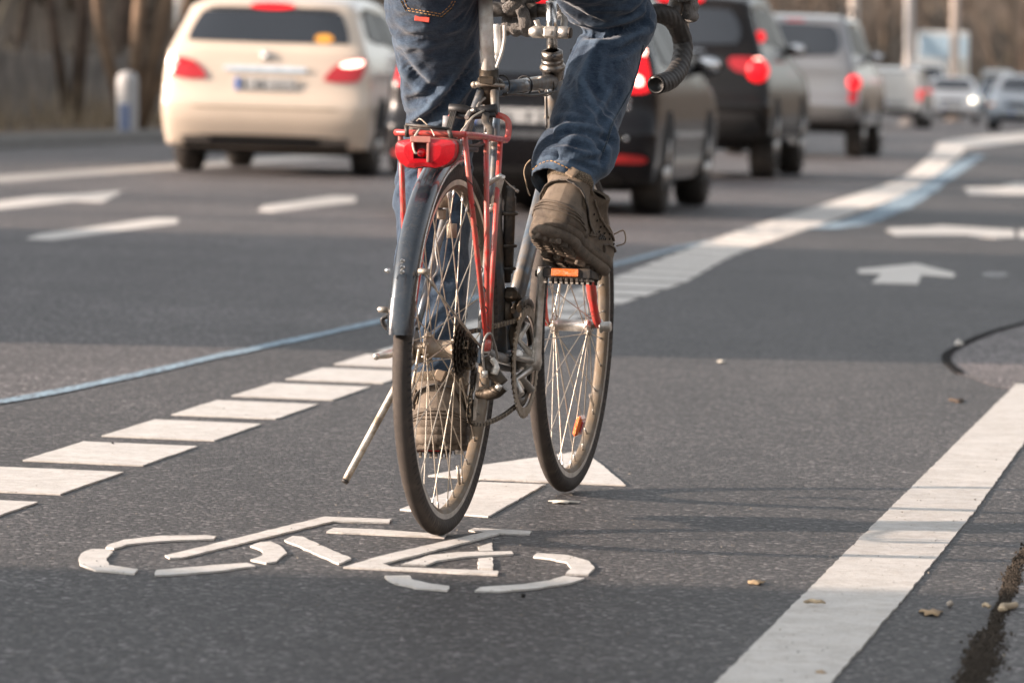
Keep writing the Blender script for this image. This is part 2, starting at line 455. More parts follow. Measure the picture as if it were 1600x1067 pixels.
marking('left_edge_line_marking', [px_poly([(-300, 308), (0, 275), (250, 258), (420, 246), (700, 228), (700, 235), (420, 255), (250, 267), (0, 286), (-300, 323)])], M_WHITE3)
bl = [gnd(*q) for q in ((-300, 672), (0, 629), (180, 594), (330, 560), (470, 530), (600, 501), (760, 462), (960, 414), (1060, 388), (1110, 378))]
def ribbon(P, w, n=8):
    s = spline(P, n); L = []; Rr = []
    for i, p in enumerate(s):
        d = (s[min(i + 1, len(s) - 1)] - s[max(i - 1, 0)]).normalized(); q = Vector((-d.y, d.x, 0)) * w / 2
        j = 1 + noise.noise(p * 2.3) * .3
        L.append(tuple((p + q * j)[:2])); Rr.append(tuple((p - q * j)[:2]))
    return L, Rr
def ribbon_obj(name, P, w, mat, z=.003):
    L, Rr = ribbon(P, w); m = MB(); m.grid([[(*a, z) for a in L], [(*a, z) for a in Rr]]); o = m.build(name, mat, None, True); o['kind'] = 'structure'; return o
ribbon_obj('blue_line_marking', bl, .055, M_BLUE, .0032)
ribbon_obj('blue_curve_marking', [gnd(*q) for q in ((1280, 358), (1340, 347), (1400, 323), (1440, 300), (1475, 277), (1510, 254), (1530, 243))], .22, M_BLUE, .0034)
# right corner: repair seam with a lighter patch beyond it, and the gutter with a mossy joint
seam = [gnd(*q) for q in ((1500, 585), (1481, 568), (1480, 556), (1495, 545), (1540, 524), (1600, 507), (1700, 485), (1900, 455))]
t = NT('seam_tar'); v = t.coord(); t.set(Base_Color=(.008, .007, .007, 1), Roughness=.95, Specular_IOR_Level=.1); t.bump(t.noise(v, 80, 4), .5, .003); M_TAR = t.m
ribbon_obj('tar_seam', seam, .028, M_TAR, .0060)
s2 = spline(seam, 8)
m = MB(); m.prism([tuple(p[:2]) for p in s2] + [tuple(gnd(1900, 640)[:2]), tuple(gnd(1560, 606)[:2])], .0005, .0021); tag(m.build('repair_patch', M_PATCH), kind='structure')
ge = [gnd(*q) for q in ((1440, 1180), (1530, 1067), (1552, 1010), (1585, 920), (1612, 860), (1760, 640), (1900, 480))]
gs = spline(ge, 14)
m = MB(); m.prism([tuple(p[:2]) for p in gs] + [(6, 16), (6, 3)], .0005, .0045); tag(m.build('gutter', M_CONC), kind='structure')
def moss():
    m = MB(); rnd = random.Random(3)
    for i in range(len(gs) - 1):
        for k in range(130):
            p = gs[i].lerp(gs[i + 1], rnd.random()); d = (gs[i + 1] - gs[i]).normalized(); s = Vector((-d.y, d.x, 0))
            p = p + s * (rnd.gauss(0, .008) * (1.6 if gs[i].y < 7.5 else .7) + .006); p.z = .002
            r = rnd.uniform(.002, .006); a = rnd.random() * 6.28
            m.add([p + Vector((math.cos(a) * r, math.sin(a) * r, 0)), p + Vector((math.cos(a + 2.1) * r, math.sin(a + 2.1) * r, 0)), p + Vector((math.cos(a + 4.2) * r, math.sin(a + 4.2) * r, 0)), p + Vector((rnd.gauss(0, .003), rnd.gauss(0, .003), rnd.uniform(.002, .008)))],
                  [(0, 1, 3), (1, 2, 3), (2, 0, 3)], smooth=False)
    return m
o = moss().build('moss', simple('moss_dark', (.035, .027, .019, 1), .95)); tag(o, 'dark moss and dirt in the joint along the gutter', 'moss', kind='stuff')
# loose grit lying on the asphalt
def grit():
    m = MB(); rnd = random.Random(5)
    for k in range(2600):
        px = rnd.uniform(-20, 1620); py = 560 + (1080 - 560) * rnd.random() ** .7
        p = gnd(px, py, .003); r = rnd.uniform(.0010, .0026) * (1.8 if rnd.random() < .04 else 1)
        vs = [p + Vector((rnd.uniform(-1, 1) * r, rnd.uniform(-1, 1) * r, rnd.uniform(0, 1) * r)) for _ in range(5)]
        m.add(vs, [(0, 1, 2), (0, 2, 3), (0, 3, 4), (1, 2, 4), (2, 3, 4), (0, 1, 4)], smooth=False, mi=0 if rnd.random() < .6 else 1)
    return m
o = grit().build('grit', [simple('grit_pale', (.24, .21, .17, 1), .8), simple('grit_dark', (.05, .045, .04, 1), .8)]); tag(o, 'fine loose grit scattered over the asphalt', 'grit', kind='stuff')
# individual bits of debris
M_LEAF = simple('dry_leaf', (.33, .23, .13, 1), .8, bump=.4); M_TWIG = simple('dead_twig', (.42, .33, .22, 1), .8); M_STONE = simple('pebble_stone', (.36, .31, .26, 1), .85, bump=.5)
def leaf(px, py, w, d, label, seed, mat=None):
    rnd = random.Random(seed); c = gnd(px, py); m = MB(); n = 14; ring = []
    for k in range(n):
        a = 2 * PI * k / n; rr = rnd.uniform(.55, 1.1)
        ring.append(Vector((math.cos(a) * w / 2 * rr, math.sin(a) * d / 2 * rr, rnd.uniform(.002, .006))))
    top = [Vector((0, 0, .006))] + ring; bot = [p - Vector((0, 0, .0015)) for p in top]
    m.add(top + bot, [(0, 1 + k, 1 + (k + 1) % n) for k in range(n)] + [(n + 1, n + 2 + (k + 1) % n, n + 2 + k) for k in range(n)] + [(1 + k, n + 2 + k, n + 2 + (k + 1) % n, 1 + (k + 1) % n) for k in range(n)])
    o = m.build('dry_leaf', mat or M_LEAF); o.location = c; tag(o, label, 'leaf'); return o
leaf(1456, 959, .046, .10, 'pale brown dry leaf lying between the solid edge line and the gutter', 1)
leaf(1181, 912, .030, .075, 'pale dry leaf lying flat on dark asphalt left of the edge line', 2)
leaf(1283, 1053, .020, .04, 'small curled orange-brown leaf on the near end of the edge line', 4)
leaf(1494, 627, .05, .16, 'dark curled leaf on the asphalt below the tar seam', 5, simple('leaf_dark', (.09, .06, .04, 1), .9))
leaf(880, 786, .07, .05, 'thin pale scrap on asphalt just behind the front wheel', 6, simple('scrap_pale', (.6, .56, .48, 1), .8))
leaf(1128, 566, .03, .12, 'tiny pale scrap in the middle of the cycle lane right of the bicycle', 9, bpy.data.materials['scrap_pale'])
def twig(px, py, L, yaw, label, r=.0035, bend=.01):
    m = MB(); rnd = random.Random(px); d = Vector((math.cos(yaw), math.sin(yaw), 0))
    pts = [d * (L * (k / 5 - .5)) + Vector((-d.y, d.x, 0)) * (bend * math.sin(k * 1.1)) + Vector((0, 0, .010 + rnd.uniform(0, .003))) for k in range(6)]
    m.tube(pts, [r * .5, r, r * 1.1, r, r * .9, r * .5], 8); o = m.build('twig', M_TWIG); o.location = gnd(px, py); tag(o, label, 'twig'); return o
twig(1272, 950, .034, .1, 'short brown twig lying across the white edge line')
twig(1575, 958, .11, 1.4, 'pale splinter of wood standing out of the mossy gutter joint', .006)
twig(1541, 957, .012, .05, 'tiny pale stick on the asphalt left of the gutter joint')
def stone(px, py, r, label, mat=None, seed=1):
    m = MB(); m.sphere((0, 0, r * .6), r, 7)
    for p in m.v:
        q = noise.noise(p * 60 + Vector((seed * 7, 0, 0))); p *= 1 + q * .5
    o = m.build('pebble', mat or M_STONE); o.location = gnd(px, py) + Vector((0, 0, .003)); tag(o, label, 'pebble')
stone(1484, 948, .0065, 'round beige pebble on the asphalt behind the dry leaf near the gutter')
stone(817, 935, .004, 'tiny black pebble below the white bicycle symbol', simple('black_stone', (.015, .013, .012, 1), .8), 3)
stone(1498, 542, .014, 'small pale stone beside the tar seam', simple('white_stone', (.7, .66, .6, 1), .8), 4)
# ================================================================== bicycle (x right, y forward, z up; origin where the rear tyre touches)
A_ = gnd(690, 835, .003); B_ = gnd(885, 768, .003); YAW = math.atan2(B_.x - A_.x, B_.y - A_.y)
BM = Matrix.Translation(A_) @ Matrix.Rotation(-YAW, 4, 'Z'); BI = BM.inverted()
def Lc(px, py, yl):
    o = BI @ CAMLOC; d = BI.to_3x3() @ ray(px, py); t = (yl - o.y) / d.y; return o + d * t
bike = empty('bicycle', 'dusty touring bicycle with red rack and big red reflector, standing over the white arrow', 'bicycle', tuple(A_), -YAW)
DUST = (.22, .165, .11, 1)
M_FRAME = simple('frame_blue_grey', (.10, .14, .18), .28, metal=.55, coat=.4, dirt=DUST, dirt_s=22, dirt_amt=.75)
M_STEEL = simple('dusty_steel', (.62, .58, .52), .34, metal=.95, dirt=DUST, dirt_s=45, dirt_amt=.75)
M_ALU = simple('worn_alloy', (.72, .69, .64), .36, metal=.9, dirt=DUST, dirt_s=30, dirt_amt=.5)
M_CHROME = simple('chrome', (.82, .80, .77), .14, metal=1, dirt=DUST, dirt_s=40, dirt_amt=.35)
M_RED = simple('rack_red', (.60, .045, .04), .32, coat=.5, dirt=DUST, dirt_s=50, dirt_amt=.55, var=.12)
M_BLK = simple('black_plastic', (.022, .021, .021), .45, dirt=DUST, dirt_s=35, dirt_amt=.35)
M_OILY = simple('oily_black_steel', (.05, .043, .036), .32, metal=.7, dirt=(.10, .075, .05, 1), dirt_s=90, dirt_amt=.7)
M_SPOKE = simple('spoke_steel', (.50, .44, .36), .38, metal=.75, var=.2)
M_HUB = simple('dusty_hub', (.34, .29, .235), .5, metal=.5, dirt=DUST, dirt_s=40, dirt_amt=.7)
M_CABLE = simple('grey_cable', (.35, .33, .30), .4, metal=.3)
M_RIM = simple('dusty_rim', (.17, .15, .125), .42, metal=.55, dirt=DUST, dirt_s=28, dirt_amt=.85, bump=.2, bs=300)
M_MUD = simple('mudguard_blue_grey', (.026, .034, .044), .2, metal=.2, coat=.8, dirt=DUST, dirt_s=90, dirt_amt=.10, var=.1)
M_BRIGHT = simple('rim_brake_track', (.80, .77, .72), .3, metal=.85)
# tyre rubber with slanted tread grooves laid out along the tyre (attributes written on the mesh)
t = NT('tyre_rubber'); a1 = t.n('ShaderNodeAttribute'); a1.attribute_name = 'tread'
uvx = t.n('ShaderNodeSeparateXYZ'); t.l(a1.outputs['Vector'], uvx.inputs[0])
ang = t.math('MULTIPLY', uvx.outputs[0], 150.0)
ab = t.math('ABSOLUTE', uvx.outputs[1])
ph = t.math('ADD', ang, t.math('MULTIPLY', ab, 2.4))
s1 = t.math('SINE', t.math('MULTIPLY', ph, 1.0))
side = t.ramp(ab, [(.30, g(0)), (.42, g(1)), (.80, g(1)), (.9, g(0))])
groove = t.math('MULTIPLY', t.ramp(s1, [(.45, g(0)), (.75, g(1))]), side)
v = t.coord(); nz = t.noise(v, 30, 8, .7)
base = t.ramp(nz, [(.25, (.026, .021, .018, 1)), (.55, (.055, .044, .036, 1)), (.8, (.13, .105, .08, 1))])
base = t.mix(t.ramp(ab, [(.0, g(.55)), (.35, g(.0))]), base, (.055, .046, .04, 1))
t.set(Base_Color=t.mix(t.math('MULTIPLY', groove, .75), base, (.012, .010, .009, 1)), Roughness=.82)
t.bump(t.math('ADD', t.math('MULTIPLY', groove, -1.0), t.math('MULTIPLY', t.noise(v, 500, 3), .3)), .8, .003)
M_TYRE = t.m
t = NT('red_reflector'); v = t.coord(); vo = t.vor(v, 750); t.set(Base_Color=t.ramp(vo, [(0, (.70, .012, .022, 1)), (.6, (.42, .004, .010, 1))]), Roughness=.16, Coat_Weight=.6); t.bump(vo, .35, .001); M_REFL = t.m
t = NT('amber_reflector'); v = t.coord(); vo = t.vor(v, 600); t.set(Base_Color=t.ramp(vo, [(0, (.98, .36, .06, 1)), (.6, (.75, .13, .02, 1))]), Roughness=.18, Coat_Weight=1); t.bump(vo, .8, .0015); M_AMB = t.m
t = NT('clear_plastic'); t.set(Base_Color=(.75, .6, .55, 1), Roughness=.15, Alpha=.35, Coat_Weight=1); M_CLEAR = t.m

def wheel(cy, rear):
    c = Vector((0, cy, .3445)); RO = .3445; rt = .0178; RR = RO - rt
    # rim: box section with bright brake track
    prof = [(-.0105, .3135), (-.0115, .318), (-.0118, .3035), (-.0105, .3030), (-.0100, .2985), (-.006, .2965), (0, .2960), (.006, .2965), (.0100, .2985), (.0105, .3030), (.0118, .3035), (.0115, .318), (.0105, .3135), (0, .309)]
    m = MB(); m.lathe([(h, r) for h, r in prof[1:]] , c, (1, 0, 0), 128)
    w = m.build('wheel', M_RIM, bike, True)
    m = MB()
    for s in (-1, 1): m.lathe([(s * .0121, .3045), (s * .0124, .309), (s * .0122, .3155)], c, (1, 0, 0), 128)
    m.build('brake_track', M_BRIGHT, w, True)
    # tyre
    N = 220; K = 20; vs = []; fs = []; att = []
    for i in range(N):
        a = 2 * PI * i / N
        for k in range(K):
            b = -PI * .80 + 2 * PI * .80 * k / (K - 1)
            rr = RR + math.cos(b) * rt; x = math.sin(b) * rt * .98
            vs.append(c + Vector((x, rr * math.cos(a), rr * math.sin(a)))); att.append((a, b / PI * 1.25, 0))
    for i in range(N):
        j = (i + 1) % N
        for k in range(K - 1): fs.append((i * K + k, i * K + k + 1, j * K + k + 1, j * K + k))
    m = MB(); m.add(vs, fs); ty = m.build('tyre', M_TYRE, w, True)
    at_ = ty.data.attributes.new('tread', 'FLOAT_VECTOR', 'POINT')
    at_.data.foreach_set('vector', [q for a in att for q in a])
    # hub
    m = MB(); xl, xr = (-.036, .020) if rear else (-.036, .036); fr = .030 if rear else .021; br = .0165 if rear else .0125
    m.lathe([(xl - .006, .008), (xl - .006, .014), (xl - .002, .015), (xl - .002, fr), (xl + .002, fr), (xl + .003, br * 1.25), (xl + .010, br), (xr - .010, br), (xr - .003, br * 1.25), (xr - .002, fr), (xr + .002, fr), (xr + .003, .015), (xr + .006, .014), (xr + .006, .008)], c, (1, 0, 0), 28)
    if rear: m.cyl(c + Vector((-.062, 0, 0)), c + Vector((-.04, 0, 0)), .011); 
    m.build('hub', M_HUB if rear else M_ALU, w)
    m = MB(); m.cyl(c + Vector((-.075, 0, 0)), c + Vector((.080 if rear else .064, 0, 0)), .0048, 12); m.build('axle', M_STEEL, w)
    off = .21 if rear else .55
    for i in range(32):
        sidex = (xl if i % 2 == 0 else xr); a_r = 2 * PI * (i + .5) / 32 + off
        j = i // 2; sgn = 1 if j % 2 == 0 else -1
        a_h = a_r + sgn * 1.08
        ph_ = c + Vector((sidex + (.0028 if (j % 2) else -.0028), (fr - .004) * math.cos(a_h), (fr - .004) * math.sin(a_h)))
        pr_ = c + Vector((sidex * .04, .2975 * math.cos(a_r), .2975 * math.sin(a_r)))
        m = MB(); dn = (pr_ - ph_).normalized()
        m.tube([ph_, ph_.lerp(pr_, .5), pr_ - dn * .014], .00112, 6, False)
        m.tube([pr_ - dn * .016, pr_ - dn * .014, pr_ + dn * .002], [.0013, .0021, .0023], 6, True, mi=1)
        m.tube([ph_ - Vector((.004, 0, 0)), ph_ + Vector((.004, 0, 0))], .0022, 6, True)
        m.build('spoke', [M_SPOKE, M_BRIGHT], w)
    m = MB(); a = -PI / 2 + (.45 if rear else .9)
    p = c + Vector((0, .289 * math.cos(a), .289 * math.sin(a))); m.cyl(p, p - Vector((0, .04 * math.cos(a), .04 * math.sin(a))), .003, 8); m.build('valve', M_STEEL, w)
    return w
wr = wheel(0, True); wf = wheel(1.054, False)
# spoke reflector on the front wheel
p = Lc(905, 665, 1.05); m = MB(); M = Matrix.Translation(p) @ Matrix.Rotation(.25, 4, 'Y')
m.box((0, 0, 0), (.012, .045, .044), M, bev=.005); m.box((0, 0, 0), (.016, .03, .03), M, 1, .004)
m.build('spoke_reflector', [M_AMB, M_REFL], wf)

# ---- frame
BB = Vector((0, .43, .302)); ST = Vector((0, .272, .835)); HT = Vector((.0, .805, .875)); HB = Vector((0, .865, .70))
DR = Vector((.066, 0, .3445)); DL = Vector((-.064, 0, .3445))
m = MB()
m.tube([BB, BB.lerp(ST, .5), ST + (ST - BB).normalized() * .025], .0145, 18)
m.tube([ST - Vector((0, 0, .012)), Vector((0, .80, .845))], .0150, 18)
m.tube([Vector((0, .862, .735)), BB], .0165, 18)
m.tube([HB - (HT - HB).normalized() * .0, HT], .0185, 20)
m.tube([BB - Vector((.036, 0, 0)), BB + Vector((.036, 0, 0))], .021, 20)
for s, D in ((1, DR), (-1, DL)):
    m.tube(spline([ST + Vector((s * .013, -.012, -.012)), ST.lerp(D, .25) + Vector((s * .016, -.005, 0)), D + Vector((-s * .004, .006, .035))], 6), [.0085] * 7 + [.0075] * 5 + [.006], 12)
    m.tube(spline([BB + Vector((s * .024, -.01, 0)), BB.lerp(D, .45) + Vector((s * .008, 0, 0)), D + Vector((-s * .004, .035, 0))], 6), [.011] * 6 + [.009] * 6 + [.006], 12)
    M = Matrix.Translation(D); m.prism([(-.02, -.022), (.015, -.024), (.045, -.004), (.042, .008), (.012, .04), (.002, .04), (-.012, .012)], -.0025, .0025, M @ Matrix(((0, 0, 1, 0), (1, 0, 0, 0), (0, 1, 0, 0), (0, 0, 0, 1))))
m.tube([Vector((-.026, .09, .715)), Vector((.026, .09, .715))], .006, 10)   # seat stay bridge
m.build('frame', M_FRAME, bike)
m = MB()      # dark seat cluster, clamp, lugs
m.tube([ST - Vector((0, -.004, .035)), ST + Vector((0, -.008, .030))], .0185, 18)
m.tube([Vector((0, .300, .832)), Vector((0, .33, .833))], .0165, 16)
m.box((0, .255, .842), (.034, .022, .018), bev=.004)
m.build('seat_lug', M_OILY, bike)
m = MB(); m.tube([Lc(740, 133, .25), Lc(748, 132, .25), Lc(765, 132, .25), Lc(789, 135, .25)], [.0055, .0065, .004, .0035], 12); m.sphere(Lc(741, 133, .25), .007, 8); m.build('seatpost_quick_release', M_STEEL, bike)
m = MB(); m.tube([Vector((0, .267, .84)), Vector((-.001, .218, 1.01))], .0137, 24); m.build('seatpost', simple('seatpost_alloy', (.88, .84, .76), .36, metal=.2, dirt=(.50, .38, .25, 1), dirt_s=35, dirt_amt=.4), bike)
# saddle
def saddle():
    m = MB(); rows = []
    for i in range(15):
        t_ = i / 14; y = .09 + .27 * t_; w = interp([(0, .05), (.12, .072), (.3, .07), (.55, .035), (.85, .020), (1, .010)], t_)[0]; zt = 1.065 - .012 * math.sin(t_ * PI)
        rows.append([Vector((w * math.cos(a), y, zt - .022 + .026 * math.sin(a))) for a in [2 * PI * k / 20 for k in range(20)]])
    m.grid(rows, wrap=True); m.tube([(-.02, .12, 1.035), (-.02, .22, 1.015), (-.015, .33, 1.04)], .0035, 8); m.tube([(.02, .12, 1.035), (.02, .22, 1.015), (.015, .33, 1.04)], .0035, 8)
    return m
saddle().build('saddle', M_BLK, bike, True)
# headset, stem and down-shifters on the stem
m = MB(); ax = (HT - HB).normalized(); q = lambda k: HT + ax * k
m.lathe([(-.030, .0185), (-.028, .021), (-.010, .021), (-.008, .0255), (-.002, .0265), (.002, .0245), (.005, .020), (.007, .022), (.012, .0225), (.014, .0175), (.016, .0215), (.030, .0215), (.032, .014)], HT + ax * .002, tuple(ax), 24)
m.build('headset', simple('headset_dark_chrome', (.30, .28, .26), .22, metal=1, dirt=DUST, dirt_s=50, dirt_amt=.6), bike)
m = MB(); top = Vector((.0, .775, 1.005)); m.tube([q(.02), top], .0112, 18); m.tube([top - ax * .012, top + Vector((0, .05, .01)), Vector((0, .893, .990))], [.014, .0115, .013], 16)
m.tube([Vector((-.022, .9, .988)), Vector((.022, .9, .988))], .0185, 20); st = m.build('stem', M_CHROME, bike)
pc = q(.072)
m = MB(); m.box((0, 0, 0), (.030, .030, .024), Matrix.Translation(pc), bev=.005); m.tube([pc - Vector((.045, 0, 0)), pc - Vector((.036, 0, 0)), pc - Vector((.015, 0, 0))], [.007, .0125, .0125], 16); m.tube([pc + Vector((.014, 0, 0)), pc + Vector((.034, 0, 0)), pc + Vector((.036, 0, 0))], [.0125, .0125, .011], 18)
m.tube([pc + Vector((0, -.017, 0)), pc + Vector((0, -.019, 0))], .005, 10)
sh = m.build('stem_shifters', M_ALU, bike)
m = MB(); m.tube([pc + Vector((-.024, 0, .008)), Lc(845, 50, .8), Lc(838, 32, .8)], [.006, .0055, .0065], 10, flat=(.6, 1.3)); m.build('shift_lever', M_ALU, sh)
m = MB(); m.tube([pc + Vector((.026, 0, .008)), Lc(881, 40, .8), Lc(884, 18, .8)], [.006, .0055, .0065], 10, flat=(.6, 1.3)); m.build('shift_lever', M_ALU, sh)
m = MB(); m.tube([pc + Vector((.0362, 0, 0)), pc + Vector((.042, 0, 0))], [.0115, .0105], 16); m.build('shifter_cap', M_BLK, sh)
# handlebar with tape
t = NT('bar_tape'); v = t.coord(); 
wv = t.n('ShaderNodeTexWave', Scale=28, Distortion=1.2); wv.bands_direction = 'DIAGONAL'; t.l(v, wv.inputs[0])
t.set(Base_Color=t.ramp(t.noise(v, 60, 6, .7), [(.3, (.016, .015, .014, 1)), (.75, (.055, .048, .042, 1))]), Roughness=.62); t.bump(wv.outputs['Fac'], .5, .003); M_TAPE = t.m
m = MB(); m.tube([Vector((-.075, .9, .988)), Vector((.06, .9, .988))], .0135, 16); hb = m.build('handlebar', M_BLK, bike)
for s in (-1, 1):
    path = spline([(s * .055, .9, .988), (s * .16, .902, .988), (s * .195, .93, .988), (s * .210, .99, .972), (s * .221, 1.025, .93), (s * .224, .985, .885), (s * .219, .915, .856), (s * .205, .848, .845)], 9)
    m = MB(); rr = [.0145 + .0055 * min(1, max(0, (i - 6) / 10)) + .0005 * math.sin(i * 1.9) for i in range(len(path))]
    m.tube(path, rr, 18, False); hbt = m.build('grip_tape', M_TAPE, hb)
    e = path[-1]; d = (path[-1] - path[-2]).normalized(); m = MB(); m.lathe([(-.004, .019), (.001, .0188), (.0025, .0175), (.0015, .0150), (-.009, .0135), (-.010, 0)], e, tuple(d), 20); bo = m.build('bar_end', simple('bar_end_black', (.010, .010, .010), .5), hb); m = MB(); m.tube([e + d * .002 + Vector((math.cos(k) * .0155, 0, math.sin(k) * .0155)) for k in [-.4 + 2.6 * q_ / 14 for q_ in range(15)]], .0016, 6); m.build('end_ring', M_ALU, bo)
    m = MB(); m.tube(spline([(s * .207, .975, .985), (s * .212, 1.0, 1.02), (s * .212, 1.015, 1.04)], 4), .016, 12); hd = m.build('brake_hood', M_BLK, hb)
    m = MB(); m.tube(spline([(s * .212, 1.02, 1.03), (s * .216, 1.055, .99), (s * .218, 1.06, .93), (s * .214, 1.045, .88)], 6), [.007] * 10 + [.006] * 9, 10, flat=(.7, 1.2)); m.build('brake_lever', M_ALU, hd)
m = MB(); m.tube(spline([Lc(776, 38, .86), Lc(777, 60, .86), Lc(778, 82, .86), Lc(774, 96, .86)], 6), [.008] * 8 + [.0095] * 6 + [.005] * 5, 12, flat=(1.2, .8)); m.build('safety_brake_lever', simple('pale_alloy', (.80, .78, .74), .35, metal=.6), hb)
m = MB(); m.tube(spline([Lc(788, 40, .84), Lc(788, 62, .84), Lc(783, 86, .84), Lc(771, 118, .82)], 8), .0035, 8); m.build('brake_cable', simple('white_cable', (.72, .68, .62), .4), bike)
# cables
def cable(pts, r=.0014, mat=None, name='cable', parent=None):
    m = MB(); m.tube(spline(pts, 8), r, 6); m.build(name, mat or M_BLK, parent or bike)
cable([Lc(855, 78, .80), Lc(854, 110, .80), Lc(853, 150, .80), Lc(854, 200, .78)], .0022)
cable([Lc(892, 78, .80), Lc(897, 90, .80), Lc(901, 100, .81)], .0018)
m = MB(); m.tube([Lc(853, 148, .80), Lc(854, 180, .80), Lc(854, 186, .80)], [.003, .0035, .0062], 8); m.build('cable_stop', M_STEEL, bike)
cable([Lc(775, 150, .30), Lc(800, 147, .42), Lc(835, 149, .6), Lc(868, 143, .78)], .0028)
for i, px in enumerate((790, 828, 864)):
    yy = .37 + i * .19; m = MB(); c0 = Vector((0, yy, .838)); m.tube([c0 + Vector((.0165 * math.cos(a), 0, .019 * math.sin(a) - .003)) for a in [2 * PI * k / 14 for k in range(14)]], .0016, 6, closed=True); m.build('cable_tie', M_BLK, bike)
cable([Lc(778, 140, .28), Lc(760, 152, .26), Lc(748, 163, .24), Lc(746, 172, .22)], .003, M_CABLE)
cable([Lc(793, 146, .33), Lc(787, 148, .33), Lc(781, 142, .33), Lc(775, 140, .3)], .0032, M_BLK)
# fork
FC = HB + Vector((0, .008, -.012)); m = MB()
m.tube([HB + Vector((0, 0, .0)), FC - Vector((0, 0, .012))], .019, 16); m.box((0, FC.y, FC.z), (.085, .03, .03), bev=.01)
frk = m.build('fork', M_FRAME, bike)
for s in (-1, 1):
    m = MB(); m.tube(spline([FC + Vector((s * .036, 0, 0)), (s * .045, .945, .57), (s * .050, .985, .45), (s * .054, 1.025, .375), (s * .056, 1.054, .347)], 6), [.0115] * 8 + [.0105] * 8 + [.0085] * 9, 12, flat=(1, 1)); m.build('fork_leg', simple('fork_red', (.62, .035, .03), .35, coat=.4, dirt=DUST, dirt_s=30, dirt_amt=.45), frk)
m = MB(); m.tube([(.060, 1.054, .3445), (.063, 1.054, .3445), (.066, 1.054, .3445), (.081, 1.054, .3445), (.083, 1.054, .3445)], [.014, .0145, .0095, .011, .009], 14); m.tube([(-.060, 1.054, .3445), (-.072, 1.054, .3445)], .0095, 12); m.build('front_axle_nut', M_ALU, bike)
# rear brake caliper
m = MB(); m.tube(spline([Lc(772, 332, .11), Lc(776, 305, .10), Lc(784, 274, .09)], 5), [.008] * 5 + [.006] * 6, 10, flat=(1.2, .7)); m.tube(spline([Lc(784, 274, .09), Lc(768, 284, .09), Lc(757, 292, .09)], 4), .005, 8); m.tube([Lc(760, 328, .10), Lc(775, 325, .10)], .006, 10)
cb = m.build('brake_caliper', M_ALU, bike)
m = MB(); m.tube([Lc(785, 278, .09), Lc(797, 290, .085), Lc(810, 300, .08)], .0014, 6); m.tube([Lc(806, 297, .08), Lc(810, 300, .08)], .003, 8); m.build('cable_end', M_STEEL, cb)
m = MB(); m.tube([Lc(706, 350, .05), Lc(706, 372, .05)], .010, 12); m.build('brake_block', M_HUB, cb)
m = MB(); m.tube([Lc(690, 305, .10), Lc(690, 325, .10)], .013, 12); m.box(Lc(690, 335, .1), (.016, .012, .02), bev=.003); m.build('left_brake_arm', M_HUB, cb)
cable([Lc(700, 345, .04), Lc(690, 365, .0), Lc(681, 390, -.03), Lc(684, 420, -.04), Lc(672, 440, -.06)], .0016, M_CABLE)
# pump clipped to the seat tube
m = MB(); a, b = Lc(798, 292, .34), Lc(792, 440, .40); m.tube([a, a.lerp(b, .1), a.lerp(b, .11), a.lerp(b, .9), a.lerp(b, .91), b], [.009, .009, .0115, .0115, .008, .008], 14); pm = m.build('frame_pump', M_BLK, bike)
for f in (.28, .62, .86):
    c0 = a.lerp(b, f); m = MB(); m.tube([c0 + Vector((.014 * math.cos(k), .014 * math.sin(k), 0)) for k in [2 * PI * i / 14 for i in range(14)]], .0035, 8, closed=True); m.box(c0 + Vector((-.014, 0, 0)), (.02, .012, .010), bev=.002); m.build('pump_clip', M_BLK, pm)
# ---- drivetrain
def gear(c, r, teeth, w, inner, mat, parent, name, x):
    m = MB(); pts = []
    for k in range(teeth * 4):
        a = 2 * PI * k / (teeth * 4); rr = r + (.0026 if k % 4 in (0, 1) else -.0024); pts.append((rr * math.cos(a), rr * math.sin(a)))
    n = len(pts); vs = [Vector((x + s * w / 2, c.y + p[0], c.z + p[1])) for s in (-1, 1) for p in pts] + [Vector((x + s * w / 2, c.y + inner * math.cos(2 * PI * k / n), c.z + inner * math.sin(2 * PI * k / n))) for s in (-1, 1) for k in range(n)]
    fs = []
    for k in range(n):
        l = (k + 1) % n; fs += [(k, l, n + l, n + k), (k, 2 * n + k, 2 * n + l, l), (n + k, n + l, 3 * n + l, 3 * n + k), (2 * n + k, 3 * n + k, 3 * n + l, 2 * n + l)]
    m.add(vs, fs, smooth=False); return m.build(name, mat, parent, True)
cr0 = Vector((0, BB.y, BB.z))
m = MB(); m.cyl(BB + Vector((.036, 0, 0)), BB + Vector((.074, 0, 0)), .016); 
for k in range(5):
    a = 2 * PI * k / 5 + .35; e = BB + Vector((.052, .075 * math.cos(a), .075 * math.sin(a))); m.tube([BB + Vector((.064, .012 * math.cos(a), .012 * math.sin(a))), BB.lerp(e, .55) + Vector((.006, 0, 0)), e], [.009, .007, .008], 10, flat=(.8, 1.2))
cs = m.build('crank_spider', M_ALU, bike)
gear(cr0, .107, 52, .003, .089, simple('dirty_chainring', (.34, .29, .23), .45, metal=.6, dirt=DUST, dirt_s=60, dirt_amt=.5), cs, 'outer_chainring', .050)
gear(cr0, .081, 40, .0028, .066, M_OILY, cs, 'inner_chainring', .041)
m = MB(); m.lathe([(.0455, .088), (.0465, .070), (.0445, .070), (.0445, .088)], Vector((0, BB.y, BB.z)), (1, 0, 0), 40, closed=True); m.build('ring_guard', M_OILY, cs, True)
